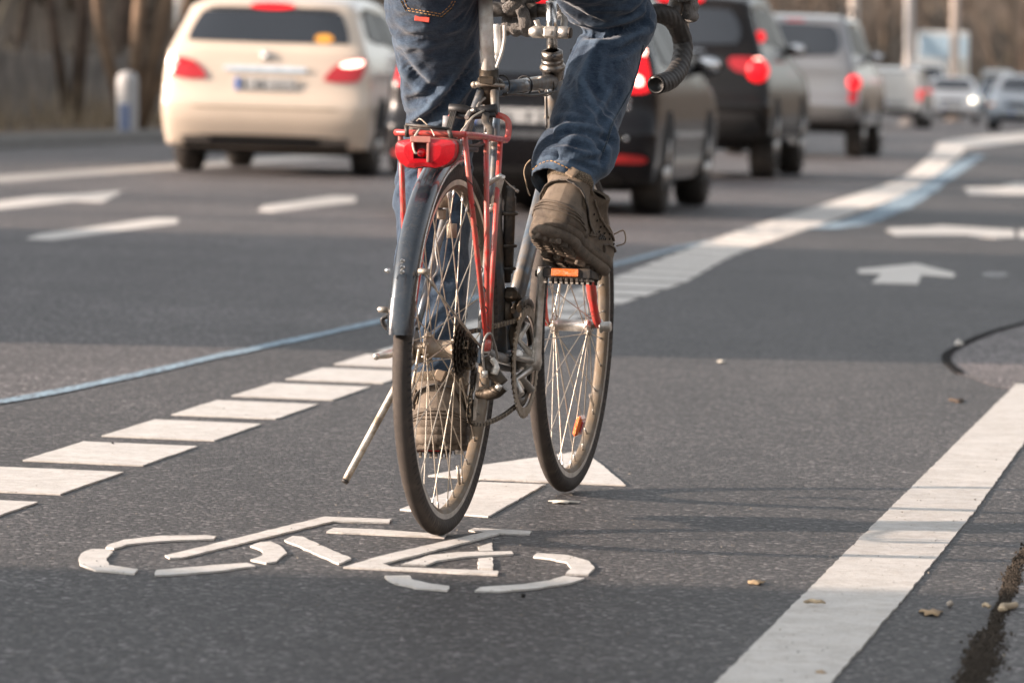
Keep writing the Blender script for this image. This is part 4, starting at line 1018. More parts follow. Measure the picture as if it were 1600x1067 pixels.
# body under the clothes: one continuous mesh
def body_parts(g=0.0, upper=True):
    out = []
    out.append(limb([(0, .16, 1.10), (0, .22, 1.26), (0, .33, 1.40), (0, .44, 1.52), (0, .49, 1.57)], [.13 + g, .125 + g, .145 + g, .14 + g, .07 + g], 28, 5, (1, 1.0))[0])
    for s, el, hd in ((-1, Vector((-.26, .66, 1.22)), Vector((-.085, .862, 1.045))), (1, Vector((.30, .70, 1.24)), Vector((.212, .955, 1.075)))):
        out.append(limb([(0, .46, 1.50), (s * .12, .47, 1.51), (s * .185, .49, 1.49), tuple(Vector((s * .185, .49, 1.49)).lerp(el, .5)), tuple(el), tuple(el.lerp(hd, .5)), tuple(hd)], [.08 + g, .07 + g, .058 + g, .05 + g, .042 + g, .038 + g, .028 + g], 20, 5)[0])
    return out
bp_ = body_parts()
bp_.append(limb([(0, .46, 1.53), (0, .53, 1.62), (0, .56, 1.67)], [.062, .056, .055], 18, 4)[0])
h = MB(); h.sphere((0, .575, 1.735), .095, 14, sc=(.80, .98, 1.22)); bp_.append(h)
h = MB(); h.sphere((0, .64, 1.665), .045, 8, sc=(1, .8, .7)); bp_.append(h)                       # jaw
h = MB(); h.sphere((0, .675, 1.715), .014, 6, sc=(.9, 1.3, 1.5)); bp_.append(h)                   # nose
for s in (-1, 1):
    h = MB(); h.sphere((s * .078, .575, 1.715), .022, 6, sc=(.4, .8, 1.4)); bp_.append(h)         # ears
    h = MB(); h.sphere((s * .012, .668, 1.684), .012, 6, sc=(1.4, .5, .5)); bp_.append(h)         # lips
for C, Rr in ((CRl, RRl), (CLl, RLl)):
    K = list(range(0, len(C) - 8, 10)); pts = [C[k] for k in K]
    out = limb(pts, [max(.036, Rr[k] - .024) for k in K], 18, 4)[0]; bp_.append(out)
bme = remesh(bp_, .008, 4)
person = obj_from(bme, 'person', M_SKIN, None); person.location = tuple(A_); person.rotation_euler = (0, 0, -YAW)
tag(person, 'cyclist in blue jeans, brown hiking shoes and grey knit gloves riding the bicycle', 'person')
jeans = obj_from(jm, 'jeans', M_JEANS, person)
for s in (-1, 1):
    m = MB(); m.sphere((s * .032, .655, 1.73), .012, 8); m.build('eye', simple('eye_white', (.7, .7, .68), .2), person)
jk = remesh(body_parts(.022), .008, 5)
M_JK = simple('dark_jacket', (.03, .034, .045), .75, bump=.4); obj_from(jk, 'jacket', M_JK, person)
hm = MB(); hm.sphere((0, .565, 1.765), .105, 14, sc=(.86, 1.1, .92)); 
hm.v = [Vector((p.x, p.y, max(p.z, 1.745))) for p in hm.v]; hm.build('knit_cap', simple('grey_wool', (.09, .085, .08), .9, bump=.5), person)
# stitching along the right hem and the rear pocket
BV = BVHTree.FromPolygons([v.co for v in jm.vertices], [tuple(p.vertices) for p in jm.polygons])
def on_cloth(px, py, yl, off=.0008):
    a = Lc(px, py, -1.0); b = Lc(px, py, 1.2); r = BV.ray_cast(a, (b - a).normalized()); 
    return (r[0] + r[1] * off) if r[0] else Lc(px, py, yl)
def stitch(pts, r=.0008, name='stitching', mat=None, dash=True):
    P = [];
    for a, b in zip(pts, pts[1:]):
        k = max(2, int(math.hypot(b[0] - a[0], b[1] - a[1]) / 2))
        for i in range(k): P.append((lerp(a[0], b[0], i / k), lerp(a[1], b[1], i / k)))
    W = [on_cloth(p[0], p[1], .4) for p in P]; m = MB()
    for i in range(0, len(W) - 1):
        if dash and i % 3 == 2: continue
        if (W[i] - W[i + 1]).length < .02: m.tube([W[i], W[i + 1]], r, 5)
    if m.v: m.build(name, mat or M_STITCH, jeans)
stitch([(832, 266), (845, 255), (858, 251), (868, 254), (885, 262), (905, 277), (926, 292)], .0011)
stitch([(628, 2), (634, 16), (665, 22), (690, 26), (706, 12), (712, 0)], .0009)
stitch([(632, 0), (637, 13), (665, 18), (689, 22), (702, 10), (708, 0)], .0008)
M_SEAM = denim('denim_seam', (.016, .03, .045, 1), (.16, .21, .26, 1))
def seamline(pts, r, name='seam'):
    P = []
    for a, b in zip(pts, pts[1:]):
        for i in range(10): P.append((lerp(a[0], b[0], i / 10), lerp(a[1], b[1], i / 10)))
    W = [on_cloth(p[0], p[1], .4, .0005) for p in P]; W = [w for i, w in enumerate(W) if i == 0 or (w - W[i - 1]).length < .02]
    m = MB(); m.tube(W, r, 6); m.build(name, M_SEAM, jeans)
seamline([(1005, 70), (996, 110), (986, 140), (972, 165), (958, 190), (950, 215), (942, 240)], .0022)
seamline([(626, 0), (634, 17), (665, 24), (692, 28), (708, 12)], .0020)
p = on_cloth(660, 29, .2, .002); m = MB(); m.box((0, 0, 0), (.029, .004, .010), Matrix.Translation(p) @ Matrix.Rotation(.10, 4, 'Y') @ Matrix.Rotation(.0, 4, 'Z'), bev=.001); m.build('pocket_tab', simple('red_tab', (.62, .08, .05), .6), jeans)
# socks
def shoe_matrix(heel, ball, roll):
    y = (ball - heel).normalized(); x = y.cross(Vector((0, 0, 1))).normalized(); z = x.cross(y)
    M = Matrix(((x.x, y.x, z.x, heel.x), (x.y, y.y, z.y, heel.y), (x.z, y.z, z.z, heel.z), (0, 0, 0, 1)))
    return M @ Matrix.Rotation(roll, 4, 'Y')
SHR = shoe_matrix(Lc(856, 373, .262), Lc(889, 417, .455), R(13)); SHL = shoe_matrix(Lc(683, 698, .215), Lc(692, 700, .41), R(-2))
MR_ = None
for C, nm, mt, tgt in ((CRl, 'sock', simple('pale_sock', (.52, .50, .47), .9, bump=.4, bs=500), SHR @ Vector((0, .075, .085))), (CLl, 'sock', simple('dark_sock', (.07, .07, .075), .9), SHL @ Vector((0, .075, .085)))):
    m = MB(); m.tube(spline([C[-9], C[-9].lerp(tgt, .4), C[-9].lerp(tgt, .75), tgt], 5), [.037] * 16, 20); m.build(nm, mt, person)
# a loose thread and lace dangling on the left of the cuff
m = MB(); m.tube(spline([Lc(829, 250, .36), Lc(822, 258, .36), Lc(819, 270, .36), Lc(822, 285, .36), Lc(824, 296, .36), Lc(828, 306, .34)], 6), .0014, 6); m.build('loose_lace', simple('tan_lace', (.40, .30, .20), .8), person)

# ---- shoes
def suede(name, c1, c2, sc_=60, b=.4):
    t = NT(name); v = t.coord(); t.set(Base_Color=t.mix(t.ramp(t.noise(v, 24, 7, .7), [(.4, g(0)), (.7, g(.7))]), t.ramp(t.noise(v, sc_, 6, .65), [(.3, c1), (.7, c2)]), (.24, .19, .14, 1)), Roughness=.85); t.bump(t.noise(v, 500, 4, .6), b, .002); return t.m
M_SUEDE = suede('taupe_suede', (.105, .082, .063, 1), (.185, .148, .112, 1))
M_SOLE = suede('dark_brown_rubber', (.055, .043, .033, 1), (.105, .083, .064, 1), 40, .6)
M_BAND = suede('grey_band', (.05, .048, .047, 1), (.085, .08, .075, 1), 50, .3)
M_TAB = suede('tan_tab', (.24, .17, .11, 1), (.33, .25, .17, 1))
t = NT('collar_mesh_fabric'); v = t.coord(); ck = t.vor(v, 520); t.set(Base_Color=t.ramp(ck, [(.1, (.36, .29, .20, 1)), (.5, (.10, .075, .05, 1))]), Roughness=.9); t.bump(ck, -.8, .002); M_MESHF = t.m
M_HOLE = simple('perforation', (.012, .010, .009), .9)
FW = [(0, 0), (.012, .014), (.035, .0235), (.08, .032), (.18, .0385), (.35, .0370), (.5, .0400), (.62, .0465), (.74, .0525), (.84, .0480), (.92, .0375), (.97, .025), (1, 0)]
FC_ = [(0, .0), (.3, .003), (.5, .0), (.75, -.004), (1, -.010)]
LT = [(0, .300, .032, .030, 1.0, -.004), (.12, .301, .046, .042, 1.03, -.008), (.3, .292, .060, .058, 1.0, -.008), (.45, .262, .070, .072, .95, -.005), (.6, .215, .080, .086, .90, -.001), (.75, .168, .096, .102, .86, .003), (.88, .140, .110, .120, .90, .002), (1, .128, .120, .134, .94, -.001)]
def make_shoe(M, lat):
    M = M @ Matrix.Diagonal((1.26, .94, 1.08, 1))
    """lat=+1: outer side is +x"""
    def S(t_, th, k=1.0, off=0.0):
        yf, zf, zb, w, yb = interp(LT, t_); s = (1 - math.cos(th)) / 2; hw = interp(FW, s)[0] * w; c = interp(FC_, s)[0] * lat * -1
        y = lerp(yb, yf, s); z = lerp(zb, zf, s ** .8) + .014 * max(0, s - .78) ** 2 / .05
        z -= .016 * math.sin(min(1, max(0, (s - .1) / .8)) * PI) * max(0, t_ - .72) / .28 * 1.0
        sg = 1 if math.sin(th) >= 0 else -1
        return M @ Vector((c + sg * hw * k + (sg * off), y + (-off if s < .1 else 0), z))
    NT_ = 96; th = [2 * PI * k / NT_ for k in range(NT_)]
    m = MB(); rows = [[S(i / 22, a) for a in th] for i in range(23)]
    m.grid(rows, wrap=True); cen = sum((Vector(p) for p in rows[-1]), Vector()) / NT_
    m.grid([rows[-1], [Vector(p).lerp(cen, .12) - (M.to_3x3() @ Vector((0, 0, .004))) for p in rows[-1]]], wrap=True, mi=1)
    sh = m.build('shoe', [M_SUEDE, M_MESHF], person, True)
    # heel: S() runs from the heel (th=0) round the + side to the toe (th=pi)
    def sole_pt(th_, k, z):
        s = (1 - math.cos(th_)) / 2; hw = interp(FW, s)[0]; c = interp(FC_, s)[0] * -lat; sg = 1 if math.sin(th_) >= 0 else -1
        y = lerp(-.004, .300, s); y += (y - .15) * (k - 1) * .5
        return Vector((c + sg * hw * k, y, z + (.012 * (max(0, s - .75) / .25) ** 2)))
    m = MB(); rows = []
    for k, z in ((.90, .004), (1.0, .006), (1.05, .012), (1.065, .020), (1.03, .0215), (1.03, .0225), (1.07, .024), (1.06, .034), (1.03, .0385), (.96, .039)): rows.append([M @ sole_pt(a, k, z) for a in th])
    m.grid(rows, wrap=True); m.add([M @ sole_pt(a, .90, .004) for a in th], [list(range(NT_))]); so = m.build('sole', M_SOLE, sh, True)
    m = MB(); rnd = random.Random(3); m.prism([tuple(sole_pt(a, .88, .004)[:2]) for a in th], .0035, .0060, M)
    for yy in [.006 + .0185 * k for k in range(16)]:
        s = (yy + .004) / .304; hw = interp(FW, min(1, s))[0] * .93; c = interp(FC_, s)[0] * -lat
        if hw < .008 or .36 < s < .46: continue
        for xx in (-.72, -.24, .24, .72):
            z0 = .012 * (max(0, s - .75) / .25) ** 2; a = .5 * (1 if xx > 0 else -1)
            m.box((0, 0, 0), (hw * .40, .011, .010), M @ Matrix.Translation((c + xx * hw, yy + (.004 if abs(xx) < .5 else 0), z0 + .001)) @ Matrix.Rotation(a, 4, 'Z'), bev=.0015)
    m.build('tread', M_SOLE, so)
    def ln(path, r, mat, name, n=8, flat=(1, 1), off=.0015):
        P = []
        for (a, b) in zip(path, path[1:]):
            for i in range(6): P.append(S(lerp(a[0], b[0], i / 6), lerp(a[1], b[1], i / 6), 1.0, off))
        P.append(S(*path[-1], 1.0, off)); mm = MB(); mm.tube(P, r, n, flat=flat); return mm.build(name, mat, sh)
    # heel cup with three contour ridges, dark band sweeping down both sides, pull tab
    m = MB(); rows = []
    for i in range(9):
        t_ = .02 + .40 * i / 8; wv = 1.25 - .55 * (i / 8) ** 1.6; rows.append([S(t_, a, 1.0, .0030 if 0 < i < 8 else .0004) for a in [-wv + 2 * wv * k / 30 for k in range(31)]])
    m.grid(rows); m.build('heel_cup', M_SOLE, sh, True)
    for j, (t0, wv) in enumerate(((.36, .62), (.29, .78), (.21, .95))):
        ln([(t0 - .10, -wv), (t0 - .03, -wv * .6), (t0, -wv * .35), (t0 + .01, 0), (t0, wv * .35), (t0 - .03, wv * .6), (t0 - .10, wv)], .0016, M_SOLE, 'heel_ridge', off=.004)
    for sg in (-1, 1): ln([(.80, sg * .18), (.76, sg * .45), (.66, sg * .72), (.54, sg * .98), (.40, sg * 1.22), (.28, sg * 1.42)], .0055, M_BAND, 'side_band', 10, (.4, 1.6), .001)
    ln([(.80, -.20), (.82, 0), (.80, .20)], .0055, M_BAND, 'heel_band', 10, (.4, 1.6), .001)
    c = S(.93, 0.0, 1, .004); m = MB(); m.box((0, 0, 0), (.016, .005, .019), Matrix.Translation(c) @ M.to_3x3().to_4x4() @ Matrix.Rotation(-.25, 4, 'X') @ Matrix.Rotation(.35, 4, 'Y'), bev=.002); m.build('pull_tab', M_TAB, sh)
    m = MB(); rows = []
    for i in range(5):
        t_ = .86 + .13 * i / 4; rows.append([S(t_, a, 1.0, .0022 if 0 < i < 4 else .0004) for a in [-1.35 + 2.7 * k / 40 for k in range(41)]])
    m.grid(rows); m.build('padded_collar', M_MESHF, sh, True)
    for sg in (-1, 1):
        # mesh window behind, toe overlay, eyestay, perforations, rib stack
        m = MB(); rows = [[S(lerp(.50, .68, i / 4), sg * lerp(.55 + .10 * (1 - i / 4), .82, k / 6), 1.0, .0018) for k in range(7)] for i in range(5)]; m.grid(rows); m.build('mesh_window', M_MESHF, sh, True)
        for k in range(5):
            ln([(.12 + .02 * k, sg * (1.30 + .05 * k)), (.30, sg * (1.36 + .055 * k))], .0018, M_SOLE, 'side_rib', 6, off=.003)
        for k in range(3): ln([(.20 + .03 * k, sg * (1.62 + .05 * k)), (.34, sg * (1.66 + .05 * k))], .0018, M_BAND, 'side_rib', 6, off=.003)
        ln([(.06, sg * 1.85), (.16, sg * 1.78), (.24, sg * 1.9), (.26, sg * 2.15), (.22, sg * 2.45), (.24, sg * 2.8)], .0020, M_SOLE, 'toe_overlay', 8, off=.002)
        ln([(.84, sg * 1.5), (.62, sg * 1.72), (.5, sg * 1.98), (.42, sg * 2.25)], .0022, M_SUEDE, 'eyestay', 8, off=.002)
        rnd = random.Random(2)
        for (t_, a) in ((.60, 1.50), (.53, 1.60), (.60, 1.72), (.47, 1.70), (.40, 1.80), (.53, 1.84), (.36, 1.95), (.46, 1.98), (.33, 2.1), (.42, 2.12), (.36, 1.64), (.30, 1.8)):
            p = S(t_, sg * a, 1, .0010); q = S(t_, sg * a, 1, .0022); mm = MB(); mm.tube([p, q], .0023, 8); mm.build('perforation', M_HOLE, sh)
        for k in range(4):
            a = sg * (1.8 + .14 * k); p = S(.60 - .05 * k, a, 1, .003); q = S(.80, sg * (1.85 + .2 * k), .3, 0); mm = MB(); mm.tube(spline([p, p.lerp(q, .5) + (M.to_3x3() @ Vector((0, 0, .010))), q], 5), .0016, 6); mm.build('lace', M_TAB, sh)
    p = S(.52, lat * 2.3, 1, .004); mm = MB(); R3 = M.to_3x3()
    mm.tube(spline([p, p + R3 @ Vector((lat * .012, .004, .012)), p + R3 @ Vector((lat * .018, .014, -.006)), p + R3 @ Vector((lat * .006, .018, -.016))], 6), .0014, 6); mm.build('lace_loop', M_TAB, sh)
    return sh
make_shoe(SHR, 1)
make_shoe(SHL, -1)

# ---- knitted gloves: palm, four curled fingers of different lengths and a thumb, joined
t = NT('grey_knit'); v = t.coord(); kn = t.vor(v, 380); t.set(Base_Color=t.ramp(t.noise(v, 55, 6, .7), [(.3, (.060, .053, .047, 1)), (.7, (.20, .175, .15, 1))]), Roughness=.95, Sheen_Weight=.4); t.bump(t.math('ADD', kn, t.noise(v, 150, 5, .7)), .9, .004); M_KNIT = t.m
def hand(chains, palm):
    parts = [limb(palm[0], palm[1], 18, 5, palm[2])[0]]
    for c, r in chains: parts.append(limb(c, r, 14, 5)[0])
    return remesh(parts, .0028, 9)
W_ = Vector((-.088, .868, 1.045))
kx = (-.128, -.105, -.082, -.058)
left = []
for i, (x, ln_) in enumerate(zip(kx, (.85, .97, 1.0, .95))):
    k0 = Vector((x, .922, 1.020)); 
    if i < 3: left.append(([k0, (x, .937, .992), (x + .002, .930, .962), (x + .004, .904, .945), (x + .007, .880, .950)], [.0128, .0128, .0128, .0125, .0112]))
    else: left.append(([k0, Lc(812, 4, .905), Lc(818, 22, .885), Lc(820, 38, .872), Lc(820, 47, .868)], [.0130, .0130, .0132, .0130, .0105]))
left.append(([(-.072, .872, 1.030), Lc(806, 4, .862), Lc(795, 12, .858), Lc(786, 15, .858)], [.015, .0135, .0125, .010]))
lh = hand(left, ([(-.088, .855, 1.065), (-.090, .880, 1.045), (-.093, .915, 1.022)], [.030, .036, .034], (.62, 1.25)))
obj_from(lh, 'glove', M_KNIT, person)
right = []
for i, x in enumerate((-.012, .012)):
    pass
hx, hy, hz = .212, 1.005, 1.045
for i, (dz, ln_) in enumerate(((.010, 1), (-.012, 1.05), (-.034, .97), (-.055, .85))):
    right.append(([(hx + .020, hy - .015, hz + dz), (hx + .030, hy + .022, hz + dz - .004), (hx + .012, hy + .045 , hz + dz - .008), (hx - .012, hy + .035, hz + dz - .010)], [.0115, .011, .0105, .009]))
right.append(([(hx - .008, hy - .03, hz + .014), (hx - .022, hy - .004, hz + .014), (hx - .020, hy + .024, hz + .008)], [.014, .012, .010]))
rh = hand(right, ([(hx, hy - .06, hz + .034), (hx + .008, hy - .03, hz + .010), (hx + .016, hy - .008, hz - .018)], [.030, .034, .033], (.75, 1.15)))
obj_from(rh, 'glove', M_KNIT, person)
# ================================================================== vehicles
def paintm(name, col, rough=.28, metal=0.0, coat=1.0, dirt=.35):
    t = NT(name); v = t.coord(); c = t.mix(t.math('MULTIPLY', t.ramp(t.noise(v, 3, 7, .65), [(.35, g(0)), (.8, g(1))]), dirt), col, (.20, .165, .13, 1))
    t.set(Base_Color=c, Roughness=rough, Metallic=metal, Coat_Weight=coat, Coat_Roughness=.06); return t.m
M_GLASS = NT('car_glass'); M_GLASS.set(Base_Color=(.018, .022, .028, 1), Roughness=.05, Specular_IOR_Level=.9, Coat_Weight=.6); M_GLASS = M_GLASS.m
M_GSIDE = NT('side_glass'); M_GSIDE.set(Base_Color=(.03, .028, .026, 1), Roughness=.3, Specular_IOR_Level=.2, IOR=1.2); M_GSIDE = M_GSIDE.m
M_CRUB = simple('car_black_trim', (.018, .017, .017), .6); M_CTYRE = simple('car_tyre', (.020, .018, .017), .8, dirt=(.12, .10, .08, 1), dirt_s=3, dirt_amt=.4); M_CRIM = simple('car_rim', (.55, .54, .52), .3, metal=.9)
M_CCHR = simple('car_chrome', (.8, .8, .8), .12, metal=1)
M_LRED = NT('tail_lens'); M_LRED.set(Base_Color=(.42, .012, .02, 1), Roughness=.15, Coat_Weight=.2, Emission_Color=(1, .02, .02, 1), Emission_Strength=.05); M_LRED = M_LRED.m
M_LLIT = NT('brake_light_lit'); M_LLIT.set(Base_Color=(.5, .004, .008, 1), Roughness=.3, Specular_IOR_Level=.3, Emission_Color=(1, .012, .02, 1), Emission_Strength=.55); M_LLIT = M_LLIT.m; M_LHOT = glow('brake_bulb_lit', (1, .50, .40, 1), 3.2); M_HEAD = glow('headlamp_lit', (1, .86, .64, 1), 3.2)
M_HLENS = NT('headlamp_lens'); M_HLENS.set(Base_Color=(.7, .7, .7, 1), Roughness=.1, Coat_Weight=1, Metallic=.4); M_HLENS = M_HLENS.m
M_PLATE = simple('plate_white', (.48, .48, .47), .4); M_PBLUE = simple('plate_blue', (.03, .13, .50), .4); M_INK = simple('plate_ink', (.03, .03, .03), .5); M_AMBC = simple('amber_lens', (.8, .30, .03), .2, coat=1)
M_CRED = simple('red_rear_reflector', (.55, .02, .02), .2, coat=1)
M_WELL = simple('wheel_well', (.010, .010, .010), .9)

class Car:
    def __init__(s, name, label, cat, loc, yaw, prof, W, paint, Rc=.17, nn=4.2, group=None, wr=.32, wb=2.65, ins=None):
        s.root = empty(name, label, cat, loc, -yaw, group); s.W = W; s.wr = wr; s.wb = wb
        P = []
        pr = [Vector((0, y, z)) for y, z in prof]; Q = pr[-1:] + pr + pr[:2]
        for i in range(1, len(Q) - 2):
            p0, p1, p2, p3 = Q[i - 1:i + 3]
            for k in range(4):
                t_ = k / 4; c = .5 * ((2 * p1) + (p2 - p0) * t_ + (2 * p0 - 5 * p1 + 4 * p2 - p3) * t_ * t_ + (3 * p1 - p0 - 3 * p2 + p3) * t_ ** 3)
                P.append(c.lerp(p1.lerp(p2, t_), .45))
        n = len(P); m = MB(); rows = []; edge = []
        ctr = Vector((0, (min(p.y for p in P) + max(p.y for p in P)) / 2, .7))
        for i in range(n):
            tg = (P[(i + 1) % n] - P[i - 1]).normalized(); nr = Vector((0, -tg.z, tg.y))
            if i == 0: sg = 1 if nr.dot(P[i] - ctr) > 0 else -1
            nr = nr * sg; e = P[i] - nr * Rc; e.z = max(e.z, .16 + Rc * .3) if P[i].z > .3 else P[i].z + .02
            w = s.Wf(e.y, e.z); row = []
            for k in range(29):
                a = -PI / 2 + PI * k / 28; x = w * math.copysign(abs(math.sin(a)) ** (2 / nn), math.sin(a)); q = 1 - abs(math.cos(a)) ** (2 / nn) if abs(math.cos(a)) > 1e-6 else 1
                row.append(Vector((x, 0, 0)) + P[i].lerp(e, q))
            rows.append(row); edge.append(e)
        rows.append(rows[0]); m.grid(rows)
        ys = [e.y for e in edge]; y0, y1 = min(ys) + .5, max(ys) - .5
        for sd in (-1, 1):
            R_ = []
            for j in range(11):
                f = j / 10; r = []
                for e in edge:
                    c = Vector((0, min(max(e.y, y0), y1), .62)); q = e.lerp(c, f); r.append(Vector((sd * s.Wf(q.y, q.z), q.y, q.z)))
                r.append(r[0]); R_.append(r)
            m.grid(R_)
        s.body = m.build('body', paint, s.root, True)
        me = s.body.data; s.bvh = BVHTree.FromPolygons([v.co for v in me.vertices], [tuple(p.vertices) for p in me.polygons])
    def Wf(s, y, z):
        return s.W(y, z) if callable(s.W) else interp(s.W, z)[0]
    def hit(s, a, b, mode):
        if mode == 'rear': o = Vector((a, -6, b)); d = Vector((0, 1, 0))
        elif mode == 'front': o = Vector((a, 12, b)); d = Vector((0, -1, 0))
        elif mode == 'right': o = Vector((4, a, b)); d = Vector((-1, 0, 0))
        else: o = Vector((-4, a, b)); d = Vector((1, 0, 0))
        r = s.bvh.ray_cast(o, d)
        return (r[0], d) if r[0] else (None, d)
    def patch(s, name, c, mat, mode='rear', off=.012, nx=14, ny=8, parent=None, rnd=.12):
        """quad of four corners (a,b) laid over the body, solid down to it; corners softly rounded"""
        c = [Vector(p) for p in c]; rows = []; last = None
        for j in range(ny + 1):
            row = []; v = j / ny
            for i in range(nx + 1):
                u = i / nx; uu, vv = u * 2 - 1, v * 2 - 1
                # squircle mapping rounds the corners
                k = 1 - rnd * (uu * uu * vv * vv); U = (uu * k + 1) / 2; V = (vv * k + 1) / 2
                p = c[0].lerp(c[1], U).lerp(c[3].lerp(c[2], U), V); h, d = s.hit(p.x, p.y, mode)
                if h is None: h = last if last is not None else Vector((0, 0, 0))
                last = h; row.append(h - d * off)
            rows.append(row)
        m = MB(); m.grid(rows); d2 = d * (off + .006)
        ring = rows[0] + [r[-1] for r in rows[1:]] + rows[-1][-2::-1] + [r[0] for r in rows[-2:0:-1]]
        m.grid([ring, [p + d2 for p in ring]], wrap=True)
        return m.build(name, mat, parent or s.root, True)
    def blob(s, name, a, b, r, mat, mode='rear', parent=None, sx=1):
        h, d = s.hit(a, b, mode); m = MB()
        if h is None: return
        m.sphere((0, 0, 0), r, 8, sc=(sx, .45, 1)); M = Matrix.Translation(h - d * .012); m.v = [M @ p for p in m.v]; return m.build(name, mat, parent or s.root)
    def wheels(s, inset=.0, r=None, tw=.205):
        r = r or s.wr
        for sd in (-1, 1):
            for y in (0, s.wb):
                x = sd * (s.Wf(y, r) - tw / 2 - inset + .012)
                m = MB(); m.lathe([(-tw / 2, r * .62), (-tw / 2, r * .9), (-tw / 2 + .02, r * .985), (0, r), (tw / 2 - .02, r * .985), (tw / 2, r * .9), (tw / 2, r * .62)], (x, y, r), (1, 0, 0), 36); w = m.build('wheel', M_CTYRE, s.root)
                m = MB(); o = sd * (tw / 2 - .015); m.lathe([(o, r * .64), (o - sd * .015, r * .60), (o - sd * .06, r * .58), (o - sd * .06, 0)], (x, y, r), (1, 0, 0), 30)
                for k in range(5):
                    a = 2 * PI * k / 5; e = Vector((x + o - sd * .005, y + math.cos(a) * r * .6, r + math.sin(a) * r * .6)); m.tube([Vector((x + o - sd * .01, y, r)), e], [.05, .03], 8, flat=(1, .5))
                m.build('rim', M_CRIM, w)
                # dark wheel arch, standing a little proud of the body side
                m = MB(); rows = []
                for q in (r * .3, r * .7, r * 1.0, r * 1.16):
                    row = []
                    for k in range(25):
                        a = R(-12) + R(204) * k / 24; yy, zz = y + math.cos(a) * q, r + math.sin(a) * q; row.append(Vector((sd * (s.Wf(yy, max(zz, .2)) + .004), yy, zz)))
                    rows.append(row)
                m.grid(rows); m.build('wheel_arch', M_WELL, s.root)
    def mirror(s, y, z, mat):
        for sd in (-1, 1):
            m = MB(); x = sd * (s.Wf(y, z) + .11); m.sphere((x, y, z), .1, 8, sc=(1.05, .6, .75)); m.tube([(sd * (s.Wf(y, z) - .03), y, z - .04), (x, y, z - .03)], .03, 8); w = m.build('wing_mirror', mat, s.root)
            m = MB(); m.sphere((x, y - .035, z), .085, 8, sc=(1.0, .4, .72)); m.build('mirror_glass', M_CCHR, w)
    def plate(s, x, z, w=.52, h=.11, mode='rear', chars=8):
        hh, d = s.hit(x, z, mode); sgn = -1 if mode == 'rear' else 1; y = hh.y + sgn * .02
        m = MB(); m.box((x, y, z), (w, .012, h), bev=.004); p = m.build('number_plate', M_PLATE, s.root)
        m = MB(); m.box((x - w / 2 + .025 if mode == 'rear' else x + w / 2 - .025, y + sgn * .0075, z), (.04, .004, h * .92)); m.build('blue_band', M_PBLUE, p)
        rnd = random.Random(int(x * 100 + z * 77)); m = MB(); m.box((x + .02, y + sgn * .0066, z - h * .36), (w - .09, .0012, .006)); cw = (w - .09) / chars
        for k in range(chars):
            if k in (1, 4): continue
            cx = x - w / 2 + .075 + cw * k
            for e in range(3):
                if rnd.random() < .8: m.box((cx + rnd.choice((0, cw * .28, cw * .5)), y + sgn * .0075, z + rnd.uniform(-.012, .012)), (.009, .003, h * rnd.uniform(.35, .62)))
                if rnd.random() < .6: m.box((cx + cw * .25, y + sgn * .0075, z + rnd.choice((-.025, 0, .025))), (cw * .5, .003, .009))
        m.build('plate_characters', M_INK, p)
WH = lambda w, roof: [(.15, w * .93), (.35, w * .985), (.6, w), (.82, w * .985), (.98, w * .95), (roof - .05, w * .70), (roof + .2, w * .62)]
ESTATE = [(-.66, .22), (-.78, .30), (-.86, .46), (-.87, .60), (-.83, .72), (-.81, .90), (-.79, 1.04), (-.73, 1.12), (-.53, 1.40), (-.44, 1.47), (0, 1.54), (.9, 1.555), (1.5, 1.50), (2.3, 1.10), (2.55, 1.02), (3.2, .88), (3.42, .72), (3.5, .5), (3.4, .26), (2.6, .2), (1.3, .2), (.2, .2)]
def mid(*pp):
    q = [gnd(*p) for p in pp]; r = sum(q, Vector((0, 0, 0))) / len(q); return r
# ---- cream estate taxi
cream = paintm('cream_paint', (.66, .55, .44, 1), .34, dirt=.12)
M_CLEARW = simple('warm_grey_exhaust', (.3, .28, .26), .3, metal=.8)
px0 = mid((282, 271), (572, 277)); loc = (px0.x, 41.4, .005)
c = Car('cream_estate_car', 'cream estate car, brake lights on, orange sticker in rear window, left of cyclist', 'car', loc, R(6.0), ESTATE, [(.15, .83), (.35, .88), (.6, .893), (.82, .885), (.98, .86), (1.12, .81), (1.40, .70), (1.6, .62)], cream, .15, 4.0)
c.wheels(.02)
c.patch('rear_window', [(-.71, 1.12), (.71, 1.12), (.605, 1.385), (-.605, 1.385)], M_GLASS, off=.012, rnd=.03)
c.patch('window_trim', [(-.60, 1.385), (.60, 1.385), (.52, 1.42), (-.52, 1.42)], M_CRUB, off=.010)
c.patch('third_brake_light', [(-.19, 1.405), (.19, 1.405), (.18, 1.462), (-.18, 1.462)], M_LLIT, off=.022, rnd=.3)
st = c.patch('orange_sticker', [(.40, 1.125), (.56, 1.125), (.55, 1.20), (.40, 1.20)], simple('orange_sticker_paint', (.85, .38, .06), .4), off=.018, rnd=.3)
